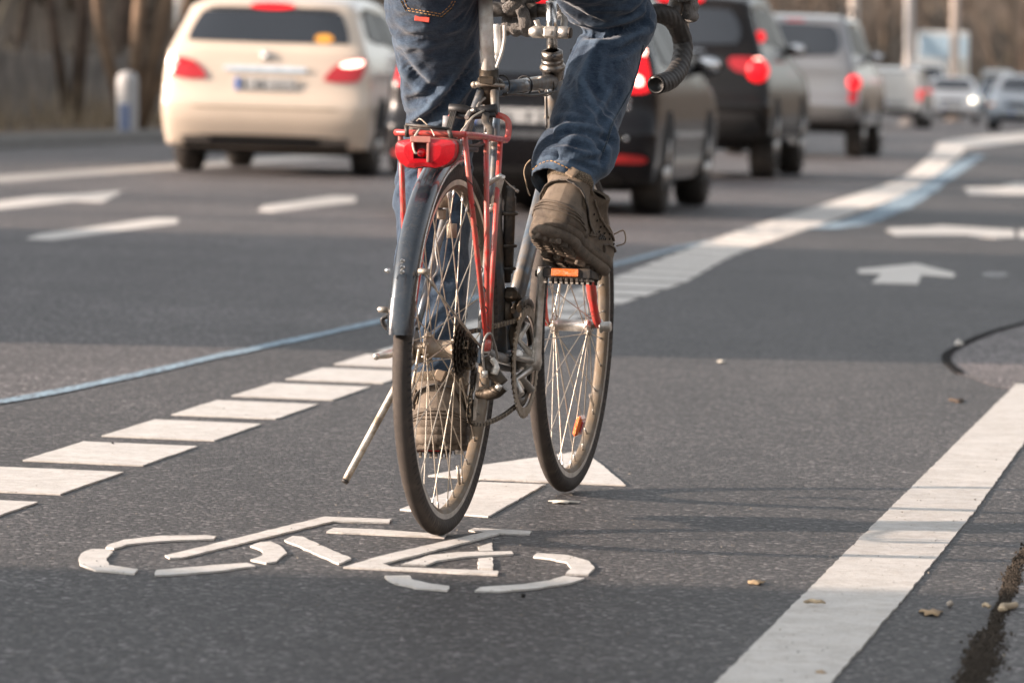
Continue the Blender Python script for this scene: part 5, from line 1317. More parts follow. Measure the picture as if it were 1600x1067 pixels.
for sd in (-1, 1):
    q = lambda x, z: (sd * x, z)
    l = c.patch('tail_lamp', [q(.815, .80), q(.47, .795), q(.60, .955), q(.86, 1.01)], M_LRED, off=.02, rnd=.14)
    c.patch('brake_lamp', [q(.80, .93), q(.62, .925), q(.66, .965), q(.85, .995)], M_LHOT if sd > 0 else M_LLIT, off=.030, parent=l, rnd=.3)
    if sd < 0: c.blob('brake_bulb', -.76, .95, .035, M_LHOT, parent=l, sx=1.6); c.blob('brake_bulb', -.80, .87, .030, M_LHOT, parent=l)
    c.patch('side_window', [(-.30, 1.16), (.75, 1.12), (.72, 1.42), (-.05, 1.44)], M_GSIDE, 'right' if sd > 0 else 'left', rnd=.1)
    c.patch('side_window', [(.80, 1.12), (1.95, 1.08), (1.45, 1.38), (.78, 1.42)], M_GSIDE, 'right' if sd > 0 else 'left', rnd=.1)
    c.patch('exhaust_trim', [q(.70, .27), q(.46, .265), q(.46, .315), q(.74, .33)], M_CLEARW, off=.03, rnd=.3)
    c.patch('door_handle', [(.55, .92), (.72, .92), (.72, .95), (.55, .95)], M_CCHR, 'right' if sd > 0 else 'left', off=.03)
c.patch('chrome_strip', [(-.36, .872), (.36, .872), (.36, .915), (-.36, .915)], M_CCHR, off=.022)
c.patch('hatch_shutline', [(-.58, .555), (.58, .555), (.66, .572), (-.66, .572)], simple('cream_groove', (.30, .24, .17), .6), off=.003, rnd=.02)
c.patch('bumper_insert', [(-.74, .20), (.74, .20), (.66, .335), (-.66, .335)], M_CRUB, off=.012, rnd=.15)
m = MB(); m.box((0, .9, .22), (1.45, 2.9, .10), bev=.03); m.build('underbody', M_WELL, c.root)
c.plate(.0, .765)
h, d = c.hit(0, 1.005, 'rear'); m = MB(); cc = h - d * .012
m.tube([cc + Vector((.045 * math.cos(a), 0, .045 * math.sin(a))) for a in [2 * PI * k / 24 for k in range(24)]], .006, 6, closed=True)
for k in range(3):
    a = PI / 2 + 2 * PI * k / 3; m.tube([cc, cc + Vector((.045 * math.cos(a), 0, .045 * math.sin(a)))], [.008, .002], 6)
m.sphere(cc, .032, 8); m.build('star_emblem', M_CCHR, c.root)
c.mirror(2.05, 1.08, cream)
# ---- black hatchback
bk = paintm('black_paint', (.006, .006, .008, 1), .26, coat=.12, dirt=.04); bk.node_tree.nodes['Principled BSDF'].inputs['Specular IOR Level'].default_value = .3
HATCH = [(-.60, .20), (-.74, .26), (-.80, .42), (-.80, .56), (-.74, .66), (-.73, .82), (-.70, .90), (-.62, 1.02), (-.36, 1.36), (-.22, 1.44), (.2, 1.49), (.9, 1.51), (1.4, 1.46), (2.15, 1.08), (2.4, 1.0), (3.05, .88), (3.28, .72), (3.35, .48), (3.25, .26), (2.4, .2), (1.2, .2), (.2, .2)]
a1, a2 = gnd(1020, 336), gnd(1080, 326); yw = R(8.0)
loc = Vector((a1.x, a1.y, 0)) - Matrix.Rotation(-yw, 3, 'Z') @ Vector((.80, 0, 0)); loc.z = .005
c = Car('black_hatchback', 'black hatchback with brake lights on, directly ahead of the bicycle and seen between the legs', 'car', tuple(loc), yw, HATCH, WH(.895, 1.45), bk, .16, 3.8)
c.wheels(.0, tw=.215)
c.patch('rear_window', [(-.60, .90), (.60, .90), (.50, 1.32), (-.50, 1.32)], M_GLASS, rnd=.12)
c.patch('third_brake_light', [(-.16, 1.375), (.16, 1.375), (.16, 1.41), (-.16, 1.41)], M_LLIT, off=.02)
for sd in (-1, 1):
    q = lambda x, z: (sd * x, z); sid = 'right' if sd > 0 else 'left'
    l = c.patch('tail_lamp', [q(.86, .79), q(.58, .80), q(.68, .96), q(.76, 1.12)], M_LLIT, off=.022, rnd=.16)
    c.blob('brake_bulb', sd * .745, .865, .042, M_LHOT, parent=l); c.blob('brake_bulb', sd * .745, 1.06, .040, M_LHOT, parent=l)
    c.patch('rear_reflector', [q(.83, .335), q(.52, .345), q(.52, .40), q(.84, .39)], M_CRED, off=.02, rnd=.2)
    c.patch('side_window', [(-.18, .98), (.85, .98), (.80, 1.36), (.10, 1.36)], M_GSIDE, sid); c.patch('side_window', [(.90, .98), (1.95, .98), (1.35, 1.34), (.86, 1.37)], M_GSIDE, sid)
    c.patch('door_moulding', [(.45, .50), (2.3, .50), (2.3, .54), (.45, .54)], M_CCHR, sid, off=.01)
c.plate(-.07, .62, chars=7)
c.patch('bumper_step', [(-.66, .485), (.66, .485), (.66, .525), (-.66, .525)], M_CCHR, off=.006)
c.patch('bumper_insert', [(-.70, .19), (.70, .19), (.62, .30), (-.62, .30)], M_CRUB, off=.01)
for zz in (.775, .70): 
    c.blob('parking_sensor', .70, zz if zz < .75 else .745, .012, M_CCHR)
c.blob('parking_sensor', .70, .50, .012, M_CCHR); c.blob('hatch_badge', 0, .80, .03, M_CCHR)
m = MB(); m.box((0, .9, .2), (1.4, 2.8, .10), bev=.03); m.build('underbody', M_WELL, c.root); c.mirror(1.9, 1.0, bk)
# ---- black SUV
SUV = [(-.62, .34), (-.76, .40), (-.84, .56), (-.84, .72), (-.78, .80), (-.76, 1.0), (-.74, 1.15), (-.68, 1.24), (-.50, 1.62), (-.40, 1.70), (.1, 1.76), (1.0, 1.78), (1.6, 1.72), (2.3, 1.26), (2.6, 1.18), (3.3, 1.06), (3.5, .88), (3.56, .6), (3.45, .36), (2.6, .3), (1.3, .3), (.2, .32)]
bk2 = paintm('black_brown_paint', (.007, .006, .006, 1), .26, coat=.12, dirt=.05); bk2.node_tree.nodes['Principled BSDF'].inputs['Specular IOR Level'].default_value = .3
yw = R(8.5); a1 = gnd(1195, 280); loc = Vector((a1.x, a1.y, 0)) - Matrix.Rotation(-yw, 3, 'Z') @ Vector((.83, 0, 0)); loc.z = .005
c = Car('black_off_roader', 'tall black off-roader with its right brake light glaring, between the hatchback and the silver car', 'car', tuple(loc), yw, SUV, WH(.935, 1.72), bk2, .15, 4.2, wr=.37, wb=2.7)
c.wheels(.0, tw=.235)
c.patch('rear_window', [(-.66, 1.25), (.66, 1.25), (.55, 1.60), (-.55, 1.60)], M_GLASS, rnd=.1)
c.patch('third_brake_light', [(-.20, 1.655), (.24, 1.655), (.24, 1.70), (-.20, 1.70)], M_LLIT, off=.03)
for sd in (-1, 1):
    q = lambda x, z: (sd * x, z); sid = 'right' if sd > 0 else 'left'
    l = c.patch('tail_lamp', [q(.90, .96), q(.56, 1.01), q(.50, 1.15), q(.87, 1.14)], M_LRED, off=.02, rnd=.2)
    c.blob('brake_lamp', sd * .80, 1.02, .11, M_LLIT, parent=l); c.blob('brake_bulb', sd * .80, 1.07, .07, M_LHOT, parent=l)
    c.patch('side_window', [(-.30, 1.28), (.60, 1.26), (.58, 1.62), (-.15, 1.62)], M_GSIDE, sid); c.patch('side_window', [(.66, 1.26), (2.05, 1.24), (1.5, 1.60), (.64, 1.63)], M_GSIDE, sid)
    m = MB(); m.tube(spline([(sd * .60, -.2, 1.73), (sd * .61, 0, 1.80), (sd * .61, 1.3, 1.81), (sd * .60, 1.5, 1.75)], 5), .02, 8); m.build('roof_rail', M_CRUB, c.root)
    c.patch('side_skirt', [(.45, .40), (2.3, .40), (2.3, .50), (.45, .50)], M_CRUB, sid, off=.01)
c.patch('bumper_guard', [(-.86, .36), (.86, .36), (.84, .62), (-.84, .62)], M_CRUB, off=.012, rnd=.08)
c.patch('chrome_strip', [(-.30, 1.185), (.30, 1.185), (.30, 1.205), (-.30, 1.205)], M_CCHR); c.plate(0, .86)
m = MB(); m.box((0, .9, .34), (1.45, 2.8, .14), bev=.04); m.build('underbody', M_WELL, c.root); c.mirror(2.1, 1.25, bk2)
c.blob('pillar_lamp', -.42, 1.34, .055, M_LLIT, 'right')
# ---- silver off-roader
OFF = [(-.64, .42), (-.80, .46), (-.86, .60), (-.84, .76), (-.76, .80), (-.74, 1.0), (-.73, 1.22), (-.66, 1.34), (-.50, 1.74), (-.42, 1.80), (.1, 1.84), (1.1, 1.85), (1.6, 1.80), (2.1, 1.34), (2.4, 1.26), (3.2, 1.16), (3.42, .98), (3.46, .6), (3.35, .42), (2.6, .36), (1.3, .36), (.2, .38)]
sv = paintm('silver_paint', (.27, .275, .285, 1), .32, metal=.55, dirt=.2)
yw = R(9); a1 = gnd(1337, 247); loc = Vector((a1.x, a1.y, 0)) - Matrix.Rotation(-yw, 3, 'Z') @ Vector((.80, 0, 0)); loc.z = .005
c = Car('silver_off_roader', 'boxy silver off-roader with roof rails and round red brake light, right of the black one', 'car', tuple(loc), yw, OFF, WH(.90, 1.88), sv, .14, 4.6, wr=.36, wb=2.6)
c.wheels(.0, tw=.225)
c.patch('rear_window', [(-.62, 1.30), (.62, 1.30), (.56, 1.72), (-.56, 1.72)], M_GLASS, rnd=.12)
for sd in (-1, 1):
    q = lambda x, z: (sd * x, z); sid = 'right' if sd > 0 else 'left'
    l = c.patch('tail_lamp', [q(.87, .70), q(.75, .70), q(.76, 1.05), q(.86, 1.05)], M_LRED, off=.02); c.blob('brake_lamp', sd * .81, .97, .10, M_LLIT, parent=l, sx=.95); c.blob('brake_bulb', sd * .81, .98, .04, M_LHOT, parent=l)
    c.patch('side_window', [(-.40, 1.34), (.60, 1.32), (.58, 1.72), (-.28, 1.74)], M_GSIDE, sid); c.patch('side_window', [(.66, 1.32), (1.85, 1.30), (1.5, 1.66), (.64, 1.71)], M_GSIDE, sid)
    m = MB(); m.tube(spline([(sd * .60, -.3, 1.80), (sd * .61, -.1, 1.90), (sd * .61, 1.2, 1.91), (sd * .60, 1.4, 1.84)], 5), .022, 8); m.build('roof_rail', M_CRUB, c.root)
c.patch('bumper_guard', [(-.86, .40), (.86, .40), (.84, .68), (-.84, .68)], simple('grey_plastic', (.10, .10, .10), .6), off=.014, rnd=.08)
c.patch('third_brake_light', [(-.12, 1.745), (.12, 1.745), (.12, 1.765), (-.12, 1.765)], M_LRED, off=.004)
c.plate(-.1, .84); m = MB(); m.box((0, .9, .38), (1.4, 2.6, .14), bev=.04); m.build('underbody', M_WELL, c.root); c.mirror(1.9, 1.32, M_CRUB)
# ---- far traffic
VAN = [(-.7, .34), (-.86, .40), (-.88, .8), (-.87, 1.3), (-.80, 1.45), (0, 1.52), (1.4, 1.52), (1.9, 1.45), (2.5, 1.05), (3.1, .95), (3.3, .8), (3.36, .5), (3.2, .3), (1.5, .26), (.2, .3)]
wh = paintm('white_paint', (.74, .72, .68, 1), .3, dirt=.12)
def far(px, Y): return (at_px(px, Y), Y, .005)
def at_px(px, Y):
    d = ray(px, 170); return d.x / d.y * Y
c = Car('white_panel_van', 'low white panel van driving away, just right of the silver off-roader', 'van', far(1390, 121), R(9), VAN, WH(.88, 1.9), wh, .10, 6, wb=2.6, wr=.31)
c.wheels()
for sd in (-1, 1):
    q = lambda x, z: (sd * x, z); c.patch('tail_lamp', [q(.86, .70), q(.76, .70), q(.76, .98), q(.85, .98)], M_LRED if sd < 0 else M_LLIT, off=.02)
    c.patch('cab_window', [(1.3, 1.0), (2.2, 1.0), (1.8, 1.36), (1.3, 1.38)], M_GSIDE, 'right' if sd > 0 else 'left')
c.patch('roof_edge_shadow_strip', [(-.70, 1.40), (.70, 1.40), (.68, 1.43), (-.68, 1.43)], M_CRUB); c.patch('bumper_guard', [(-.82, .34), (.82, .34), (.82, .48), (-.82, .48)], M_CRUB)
c.plate(.2, .62); c.mirror(2.2, 1.1, M_CRUB)
def oncoming(name, label, cat, px, Y, yaw, prof, w, roof, paint, lit=(1, 1), hz=.68, **k):
    c = Car(name, label, cat, far(px, Y), yaw + PI, prof, WH(w, roof), paint, .15, 4.0, **k); c.wheels()
    fy = max(p[0] for p in prof); zc = k.get('zc', 1.0)
    return c
SAL = [(-.75, .22), (-.9, .32), (-.95, .5), (-.93, .75), (-.9, .95), (-.35, 1.02), (.15, 1.36), (.5, 1.43), (1.1, 1.44), (1.5, 1.38), (2.15, 1.0), (2.4, .95), (3.1, .82), (3.35, .68), (3.42, .46), (3.3, .22), (2.4, .2), (1.2, .2), (.2, .2)]
def face(c, w, wz0, wz1, hz, lit, ww=.62):
    c.patch('windscreen', [(-ww, wz0), (ww, wz0), (ww * .86, wz1), (-ww * .86, wz1)], M_GLASS, 'front', rnd=.1)
    for sd in (-1, 1):
        q = lambda x, z: (sd * x, z); l = c.patch('headlamp', [q(w - .06, hz - .06), q(w - .36, hz - .06), q(w - .32, hz + .06), q(w - .08, hz + .07)], M_HLENS, 'front', off=.02, rnd=.2)
        if lit[0 if sd < 0 else 1]: c.blob('headlamp_bulb', sd * (w - .22), hz, .085, M_HEAD, 'front', parent=l)
        c.patch('side_window', [(-.1, wz0 + .05), (1.7, wz0 + .02), (1.35, wz1 - .02), (.2, wz1 - .02)], M_GSIDE, 'right' if sd > 0 else 'left')
    c.patch('grille', [(-.42, hz - .10), (.42, hz - .10), (.40, hz + .02), (-.40, hz + .02)], M_CRUB, 'front'); c.patch('lower_grille', [(-.6, .28), (.6, .28), (.6, .38), (-.6, .38)], M_CRUB, 'front'); c.plate(0, .46, mode='front')
s2m = paintm('pale_silver_paint', (.55, .56, .57, 1), .3, metal=.4, dirt=.1)
c = oncoming('silver_saloon', 'pale silver saloon coming towards the viewer with one bright headlamp, below the box truck', 'car', 1488, 150, R(6), SAL, .88, 1.42, s2m); face(c, .88, 1.03, 1.36, .70, (1, 0))
c = oncoming('dark_blue_saloon', 'dark blue saloon coming towards the viewer, in the gap below the white delivery van', 'car', 1556, 205, R(6), SAL, .88, 1.42, paintm('dark_blue_paint', (.03, .06, .10, 1), .25)); face(c, .88, 1.03, 1.36, .70, (0, 1))
VAN2 = [(-.9, .3), (-1.0, .5), (-1.0, 1.9), (-.9, 2.12), (0, 2.2), (2.2, 2.2), (2.7, 2.1), (3.3, 1.4), (3.5, 1.25), (3.85, 1.05), (3.95, .7), (3.9, .35), (2.6, .28), (.3, .3)]
c = oncoming('white_delivery_van', 'tall white delivery van coming towards the viewer, farthest vehicle on the right', 'van', 1556, 240, R(5), VAN2, .98, 2.5, wh, wr=.34, wb=3.0); face(c, .95, 1.42, 1.92, .82, (1, 0), .78)
c = oncoming('grey_saloon', 'grey-blue saloon cut off by the right edge of the picture', 'car', 1604, 124, R(8), SAL, .88, 1.42, paintm('grey_blue_paint', (.30, .34, .38, 1), .3, metal=.4)); face(c, .88, 1.03, 1.36, .70, (0, 0))
c.patch('indicator', [(.70, .62), (.86, .62), (.86, .68), (.70, .68)], M_AMBC, 'front', off=.03)
c = oncoming('orange_and_white_van', 'small van with orange band on its nose, half hidden behind the white panel van', 'van', 1444, 170, R(6), [(y, z * .98) for y, z in VAN2[:6]] + [(2.2, 2.05), (2.7, 1.95), (3.2, 1.45), (3.4, 1.2), (3.7, 1.02), (3.8, .7), (3.75, .35), (2.6, .28), (.3, .3)], .92, 2.4, wh, wr=.33, wb=2.8)
face(c, .9, 1.38, 1.82, .74, (0, 0), .74); c.patch('orange_band', [(-.80, .84), (.80, .84), (.80, 1.06), (-.80, 1.06)], simple('orange_paint', (.80, .36, .06), .4), 'front', off=.02)
# box truck
root = empty('box_truck', 'tall white and pale blue box truck standing above the oncoming cars', 'truck', far(1470, 232), PI - R(6) + PI)
wb_ = paintm('truck_white', (.66, .66, .64, 1), .4, dirt=.2); lb = paintm('truck_pale_blue', (.42, .56, .66, 1), .4, dirt=.1)
m = MB(); m.box((0, 3.2, 2.45), (2.5, 6.6, 3.0), bev=.12); m.build('box_body', wb_, root)
m = MB(); m.box((-.42, -.12, 3.15), (1.5, .05, 1.15), bev=.05); m.build('blue_panel', lb, root)
m = MB(); m.box((.80, -.12, 3.2), (.75, .05, 1.05), bev=.05); m.build('blue_panel', lb, root)
for x, w in ((-.28, .62), (.80, .42)):
    m = MB(); m.sphere((x, -.14, 2.45), w / 2, 10, sc=(1, .12, .35)); m.build('green_emblem', simple('green_teal', (.10, .28, .27), .4), root)
m = MB(); m.box((0, -.12, 1.85), (2.35, .05, .7), bev=.05); m.build('cream_panel', paintm('truck_cream', (.68, .62, .52, 1), .4), root)
m = MB(); m.box((0, -.13, 1.30), (2.3, .05, .20), bev=.03); m.build('amber_band', M_AMBC, root)
m = MB(); m.box((0, 3.6, .75), (.9, 8.6, .35), bev=.04); m.box((0, -.1, .62), (2.3, .12, .2), bev=.03); m.build('chassis', M_CRUB, root)
m = MB(); m.box((0, 7.9, 1.75), (2.4, 2.0, 2.4), bev=.25); m.build('cab', wb_, root)
for sd in (-1, 1):
    for y in (1.0, 7.8):
        m = MB(); m.lathe([(-.15, .3), (-.15, .46), (-.12, .5), (.12, .5), (.15, .46), (.15, .3), (.1, 0)], (sd * 1.02, y, .5), (1, 0, 0), 28); m.build('wheel', M_CTYRE, root)
# unseen vehicles added on the left to shade the asphalt are built further down
# ================================================================== woodland, fence, poles
M_BARK = simple('bark_brown', (.13, .098, .072, 1), .9, bump=.6, bs=30, var=.45, vs=5)
M_BARK2 = simple('bark_dark', (.075, .052, .038, 1), .9, bump=.6, bs=30, var=.45, vs=5)
M_TWIGS = simple('bare_twigs', (.15, .12, .096, 1), .9, var=.4, vs=.7)
def tree_mesh(seed, h, r0, spread=1.0, low=False):
    rnd = random.Random(seed); trunk = MB(); crown = MB()
    def limb(m, p, d, L, r, lvl, n):
        pts = [p]; rs = [r]; k = 5 if lvl == 0 else 4
        for i in range(k):
            d = (d + Vector((rnd.gauss(0, .10), rnd.gauss(0, .10), rnd.gauss(.03, .06))) * (1 + lvl * .5)).normalized()
            p = p + d * (L / k); pts.append(p); rs.append(r * (1 - .62 * (i + 1) / k))
        m.tube(pts, rs, n, True, up=(1, 0, 0) if abs(d.x) < .8 else (0, 1, 0))
        return pts, rs, d
    stems = 1 if rnd.random() < .5 else rnd.choice((2, 3))
    for s in range(stems):
        lean = Vector((rnd.gauss(0, .16 * stems ** .5), rnd.gauss(0, .1), 1)).normalized()
        pts, rs, d = limb(trunk, Vector((rnd.uniform(-.05, .05) * s, 0, -.2)), lean, h * rnd.uniform(.8, 1), r0 * (1 if stems == 1 else .72), 0, 9)
        nb = 9 if not low else 6
        for b in range(nb):
            f = rnd.uniform(.12, .98); i = min(int(f * 5), 4); q = pts[i].lerp(pts[i + 1], f * 5 - i)
            a = rnd.random() * 6.28; dd = Vector((math.cos(a) * spread, math.sin(a) * spread, rnd.uniform(.3, 1.1))).normalized()
            bp, br, bd = limb(crown, q, dd, h * rnd.uniform(.25, .42), r0 * .35 * (1.15 - f), 1, 5)
            for c in range(6):
                f2 = rnd.uniform(.2, 1); j = min(int(f2 * 4), 3); q2 = bp[j].lerp(bp[j + 1], f2 * 4 - j)
                d2 = (bd + Vector((rnd.gauss(0, .6), rnd.gauss(0, .6), rnd.gauss(.1, .4)))).normalized()
                tp, tr, td = limb(crown, q2, d2, h * rnd.uniform(.1, .2), r0 * .09, 2, 3)
                for e in range(5):
                    q3 = tp[rnd.randrange(1, 5)]; d3 = (td + Vector((rnd.gauss(0, .8), rnd.gauss(0, .8), rnd.gauss(0, .5)))).normalized()
                    L3 = h * rnd.uniform(.05, .1); w = .006 + r0 * .02; sd = d3.cross(Vector((rnd.gauss(0, 1), rnd.gauss(0, 1), rnd.gauss(0, 1)))).normalized() * w
                    crown.add([q3 - sd, q3 + sd, q3 + d3 * L3 + Vector((0, 0, L3 * .1)), q3 + sd.cross(d3)], [(0, 1, 2), (1, 3, 2), (3, 0, 2)], smooth=False)
    return trunk.mesh('trunk'), crown.mesh('crown')
VAR = [tree_mesh(11 + i, 9 + i % 3, .16 + .03 * (i % 3)) for i in range(5)]
for tm, cm in VAR: tm.materials.append(M_BARK); cm.materials.append(M_TWIGS)
DARK = [(a.copy(), b) for a, b in VAR[:3]]
for tm, cm in DARK: tm.materials[0] = M_BARK2
def tree(x, y, z, rz, s, var, label, group=None):
    tm, cm = var; r = empty('bare_tree', label, 'tree', (x, y, z), rz, group); r.scale = (s, s, s)
    for nm, me in (('trunk', tm), ('crown', cm)):
        o = bpy.data.objects.new(nm, me); COL.objects.link(o); o.parent = r
def at(px, Y, z=0):
    """world x for a picture column at distance Y"""
    d = ray(px, 200); return d.x / d.y * Y
# the nearest trunks, which can be told apart
def near_tree(px, Y, stems, label, mat):
    rnd = random.Random(int(px)); root = empty('bare_tree', label, 'tree', (at(px, Y), Y, .6)); tr = MB(); cr = MB()
    for (dx, lean, r, L) in stems:
        pts = [Vector((dx * .3, 0, -.5))]
        for k in range(1, 9): pts.append(Vector((dx + lean * k * L / 8 + rnd.gauss(0, .03), rnd.gauss(0, .05), L * k / 8)))
        tr.tube(pts, [r * .62 * (1.25 - .11 * k) for k in range(9)], 10, up=(0, 1, 0))
        for b in range(12):
            q = pts[rnd.randrange(3, 9)]; a = rnd.random() * 6.28; d = Vector((math.cos(a), math.sin(a), rnd.uniform(.3, 1))).normalized(); LL = rnd.uniform(1, 2.4)
            e = [q, q + d * LL * .5 + Vector((0, 0, .1)), q + d * LL + Vector((0, 0, .5))]; cr.tube(e, [r * .3, r * .18, r * .05], 5)
            for c in range(10):
                p = e[0].lerp(e[2], rnd.random()); d2 = Vector((rnd.gauss(0, 1), rnd.gauss(0, 1), rnd.gauss(.4, .6))).normalized() * rnd.uniform(.4, 1)
                cr.tube([p, p + d2 * .5, p + d2 + Vector((0, 0, .2))], [.012, .008, .003], 3)
    tr.build('trunk', mat, root); cr.build('crown', M_TWIGS, root)
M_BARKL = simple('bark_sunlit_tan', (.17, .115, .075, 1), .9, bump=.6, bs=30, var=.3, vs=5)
near_tree(112, 63, [(-.1, -.16, .10, 6), (.12, -.03, .13, 7)], 'bare tree with two dark leaning stems behind the fence left of the white post', M_BARK2)
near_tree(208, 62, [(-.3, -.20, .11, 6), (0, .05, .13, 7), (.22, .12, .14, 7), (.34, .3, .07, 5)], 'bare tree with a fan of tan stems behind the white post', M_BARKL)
near_tree(30, 66, [(0, .05, .10, 6)], 'single thin bare tree at the left edge of the picture', M_BARK2)
near_tree(262, 66, [(0, .12, .09, 6)], 'slim bare tree directly left of the pale lamp mast', M_BARK)
rnd = random.Random(21)
ks = spline([Vector((*p, 0)) for p in KP], 16)
cnt = 0
for i in range(0, len(ks) - 1):
    p = ks[i]; q = ks[i + 1]; seg = (q - p).length
    if p.y < 30: continue
    d = (q - p).normalized(); nrm = Vector((-d.y, d.x, 0))
    for off, dens in ((7, .16), (11, .22), (16, .22), (23, .2), (32, .15)):
        k = int(seg * dens + rnd.random())
        for _ in range(k):
            a = p.lerp(q, rnd.random()) + nrm * (off + rnd.uniform(-2, 2.5))
            if a.x > 75: continue
            pxx = proj((a.x, a.y, 1))[0]
            if not -150 < pxx < 1750: continue
            if a.y < 90 and off < 10 and rnd.random() < .5: continue
            if cnt >= 285: continue
            z = interp([(4.3, .1), (8, .8), (13, 2.6), (20, 5.5), (30, 9), (48, 13)], off)[0] - .3
            tree(a.x, a.y, z * .8, rnd.random() * 6, rnd.uniform(.75, 1.25), rnd.choice(VAR + DARK), 'bare brown tree of the winter woodland behind the road', 'bare woodland trees on the embankment'); cnt += 1
print('trees', cnt)
# tangled undergrowth
M_BR = simple('bramble_brown', (.13, .10, .078, 1), .95, var=.5, vs=1.2); M_DRY = simple('dry_grass', (.32, .25, .165, 1), .95, var=.35, vs=1.5)
def scrub():
    m = MB(); rnd = random.Random(8)
    for i in range(len(ks) - 1):
        p, q = ks[i], ks[i + 1]
        if p.y < 36 or p.x > 80: continue
        d = (q - p); seg = d.length; d = d.normalized(); nrm = Vector((-d.y, d.x, 0)); sc_ = 1 + max(0, p.y - 80) / 110
        for _ in range(int(seg * 42 / sc_)):
            off = 4.2 + 22 * rnd.random() ** 1.6
            a = p.lerp(q, rnd.random()) + nrm * off; z = interp([(4.3, .1), (8, .8), (13, 2.6), (20, 5.5), (30, 9)], off)[0] * .9
            L = rnd.uniform(.5, 1.6) * sc_ ** .5; w = rnd.uniform(.02, .05) * sc_; dd = Vector((rnd.gauss(0, .5), rnd.gauss(0, .5), 1)).normalized(); sd = Vector((rnd.gauss(0, 1), rnd.gauss(0, 1), 0)).normalized() * w
            a.z = z - .3
            m.add([a - sd, a + sd, a + sd * .6 + dd * L * .6, a + dd * L + Vector((rnd.gauss(0, .2), rnd.gauss(0, .2), 0)), a - sd * .6 + dd * L * .6], [(0, 1, 2, 4), (4, 2, 3)], smooth=False, mi=0 if rnd.random() < .7 else 1)
    return m
tag(scrub().build('undergrowth', [M_BR, M_DRY]), 'tangle of dry brambles and grass covering the embankment', 'undergrowth', kind='stuff')
def grass_strip():
    m = MB(); rnd = random.Random(9); P = spline(pathpts(1.6, .12, KP), 16)
    for i in range(len(P) - 1):
        p, q = P[i], P[i + 1]
        if not 36 < p.y < 130: continue
        d = (q - p); seg = d.length; d = d.normalized(); nrm = Vector((-d.y, d.x, 0))
        for _ in range(int(seg * 55)):
            a = p.lerp(q, rnd.random()); cl = noise.noise(Vector((a.x * .6, a.y * .35, 2)))
            if cl < -.15: continue
            a = a + nrm * rnd.uniform(-.5, .9); L = rnd.uniform(.15, .55) * (1 + cl); w = .012; dd = Vector((rnd.gauss(0, .3), rnd.gauss(0, .3), 1)).normalized(); sd = Vector((rnd.gauss(0, 1), rnd.gauss(0, 1), 0)).normalized() * w
            m.add([a - sd, a + sd, a + dd * L], [(0, 1, 2)], smooth=False, mi=1 if rnd.random() < .8 else 0)
    return m
tag(grass_strip().build('verge_grass', [M_BR, M_DRY]), 'tufts of dry yellow grass on the verge in front of the fence', 'grass', kind='stuff')
# board fence along the verge
def fence():
    root = empty('board_fence', 'low weathered grey-brown board fence running along the verge on the left', 'fence', tuple(Vector(KP[3]).to_3d()))
    M_FB = simple('weathered_boards', (.17, .15, .13, 1), .9, var=.5, vs=2.2); P = spline(pathpts(3.0, .1, KP), 24); o = Vector(root.location)
    b = MB(); rl = MB(); rnd = random.Random(4); acc = []
    L = 0
    for i in range(len(P) - 1):
        if not 38 < P[i].y < 118: continue
        d = P[i + 1] - P[i]; seg = d.length; dn = d.normalized(); a = math.atan2(dn.y, dn.x); k = max(1, int(seg / .16))
        for j in range(k):
            c = P[i].lerp(P[i + 1], (j + .5) / k) - o; h = .95 + rnd.uniform(-.03, .03)
            M = Matrix.Translation((c.x, c.y, .1)) @ Matrix.Rotation(a, 4, 'Z'); b.box((0, rnd.uniform(-.006, .006), h / 2), (.145, .022, h), M)
        M = Matrix.Translation((P[i] - o + d / 2)) @ Matrix.Rotation(a, 4, 'Z')
        for z in (.25, .8): rl.box((0, .03, z), (seg, .035, .09), M)
        acc.append((P[i] - o, a))
    b.build('board_panel', M_FB, root); rl.build('rail', M_FB, root)
    for p, a in acc[::2]:
        m = MB(); m.box((0, 0, 0), (.1, .1, 1.2), Matrix.Translation((p.x, p.y, .6)) @ Matrix.Rotation(a, 4, 'Z') @ Matrix.Translation((0, .11, 0)), bev=.01); m.build('post', M_FB, root)
fence()
def post_white():
    Y = 58.5; root = empty('marker_post', 'round-topped white roadside post standing on the verge behind the kerb', 'post', (gnd(188, 222).x, 58.5, 0), ry=-ROLL)
    M_P = simple('post_white_plastic', (.40, .39, .38, 1), .5); m = MB(); m.lathe([(0, .13), (.70, .135), (.78, .125), (.83, .09), (.85, 0)], axis=(0, 0, 1), n=20); m.build('shaft', M_P, root)
    m = MB(); m.box((-.02, -.133, .28), (.13, .012, .34), bev=.004); m.build('blue_plate', simple('post_blue', (.16, .2, .32, 1), .5), root)
post_white()
def pole(px, pyb, Y, r, label, col, h=9):
    M_ = bpy.data.materials.get('pole_' + col[0]) or simple('pole_' + col[0], col[1], .5, metal=.3)
    root = empty('street_lamp', label, 'street lamp', (at(px, Y) , Y, 0), ry=-ROLL)
    s = MB(); s.tube([(0, 0, 0), (0, 0, 1.2), (0, 0, 1.25), (0, 0, h)], [r * 1.15, r * 1.15, r, r * .6], 16, up=(1, 0, 0)); s.tube([(0, 0, 0), (0, 0, .05)], r * 2, 16, up=(1, 0, 0)); s.build('pole', M_, root)
    a = MB(); a.tube(spline([(0, 0, h - .1), (.3, 0, h + .25), (1.4, 0, h + .4)], 6), r * .4, 10, up=(0, 1, 0)); a.build('arm', M_, root)
    l = MB(); l.box((1.7, 0, h + .38), (.7, .28, .12), bev=.05); l.build('lamp_head', M_, root)
pole(283, 200, 64, .085, 'pale lamp mast behind the cream estate car', ('pale', (.48, .45, .42, 1)))
pole(1334, 150, 120, .13, 'slim pale lamp mast rising just right of the silver car roof', ('warm', (.42, .36, .31, 1)))
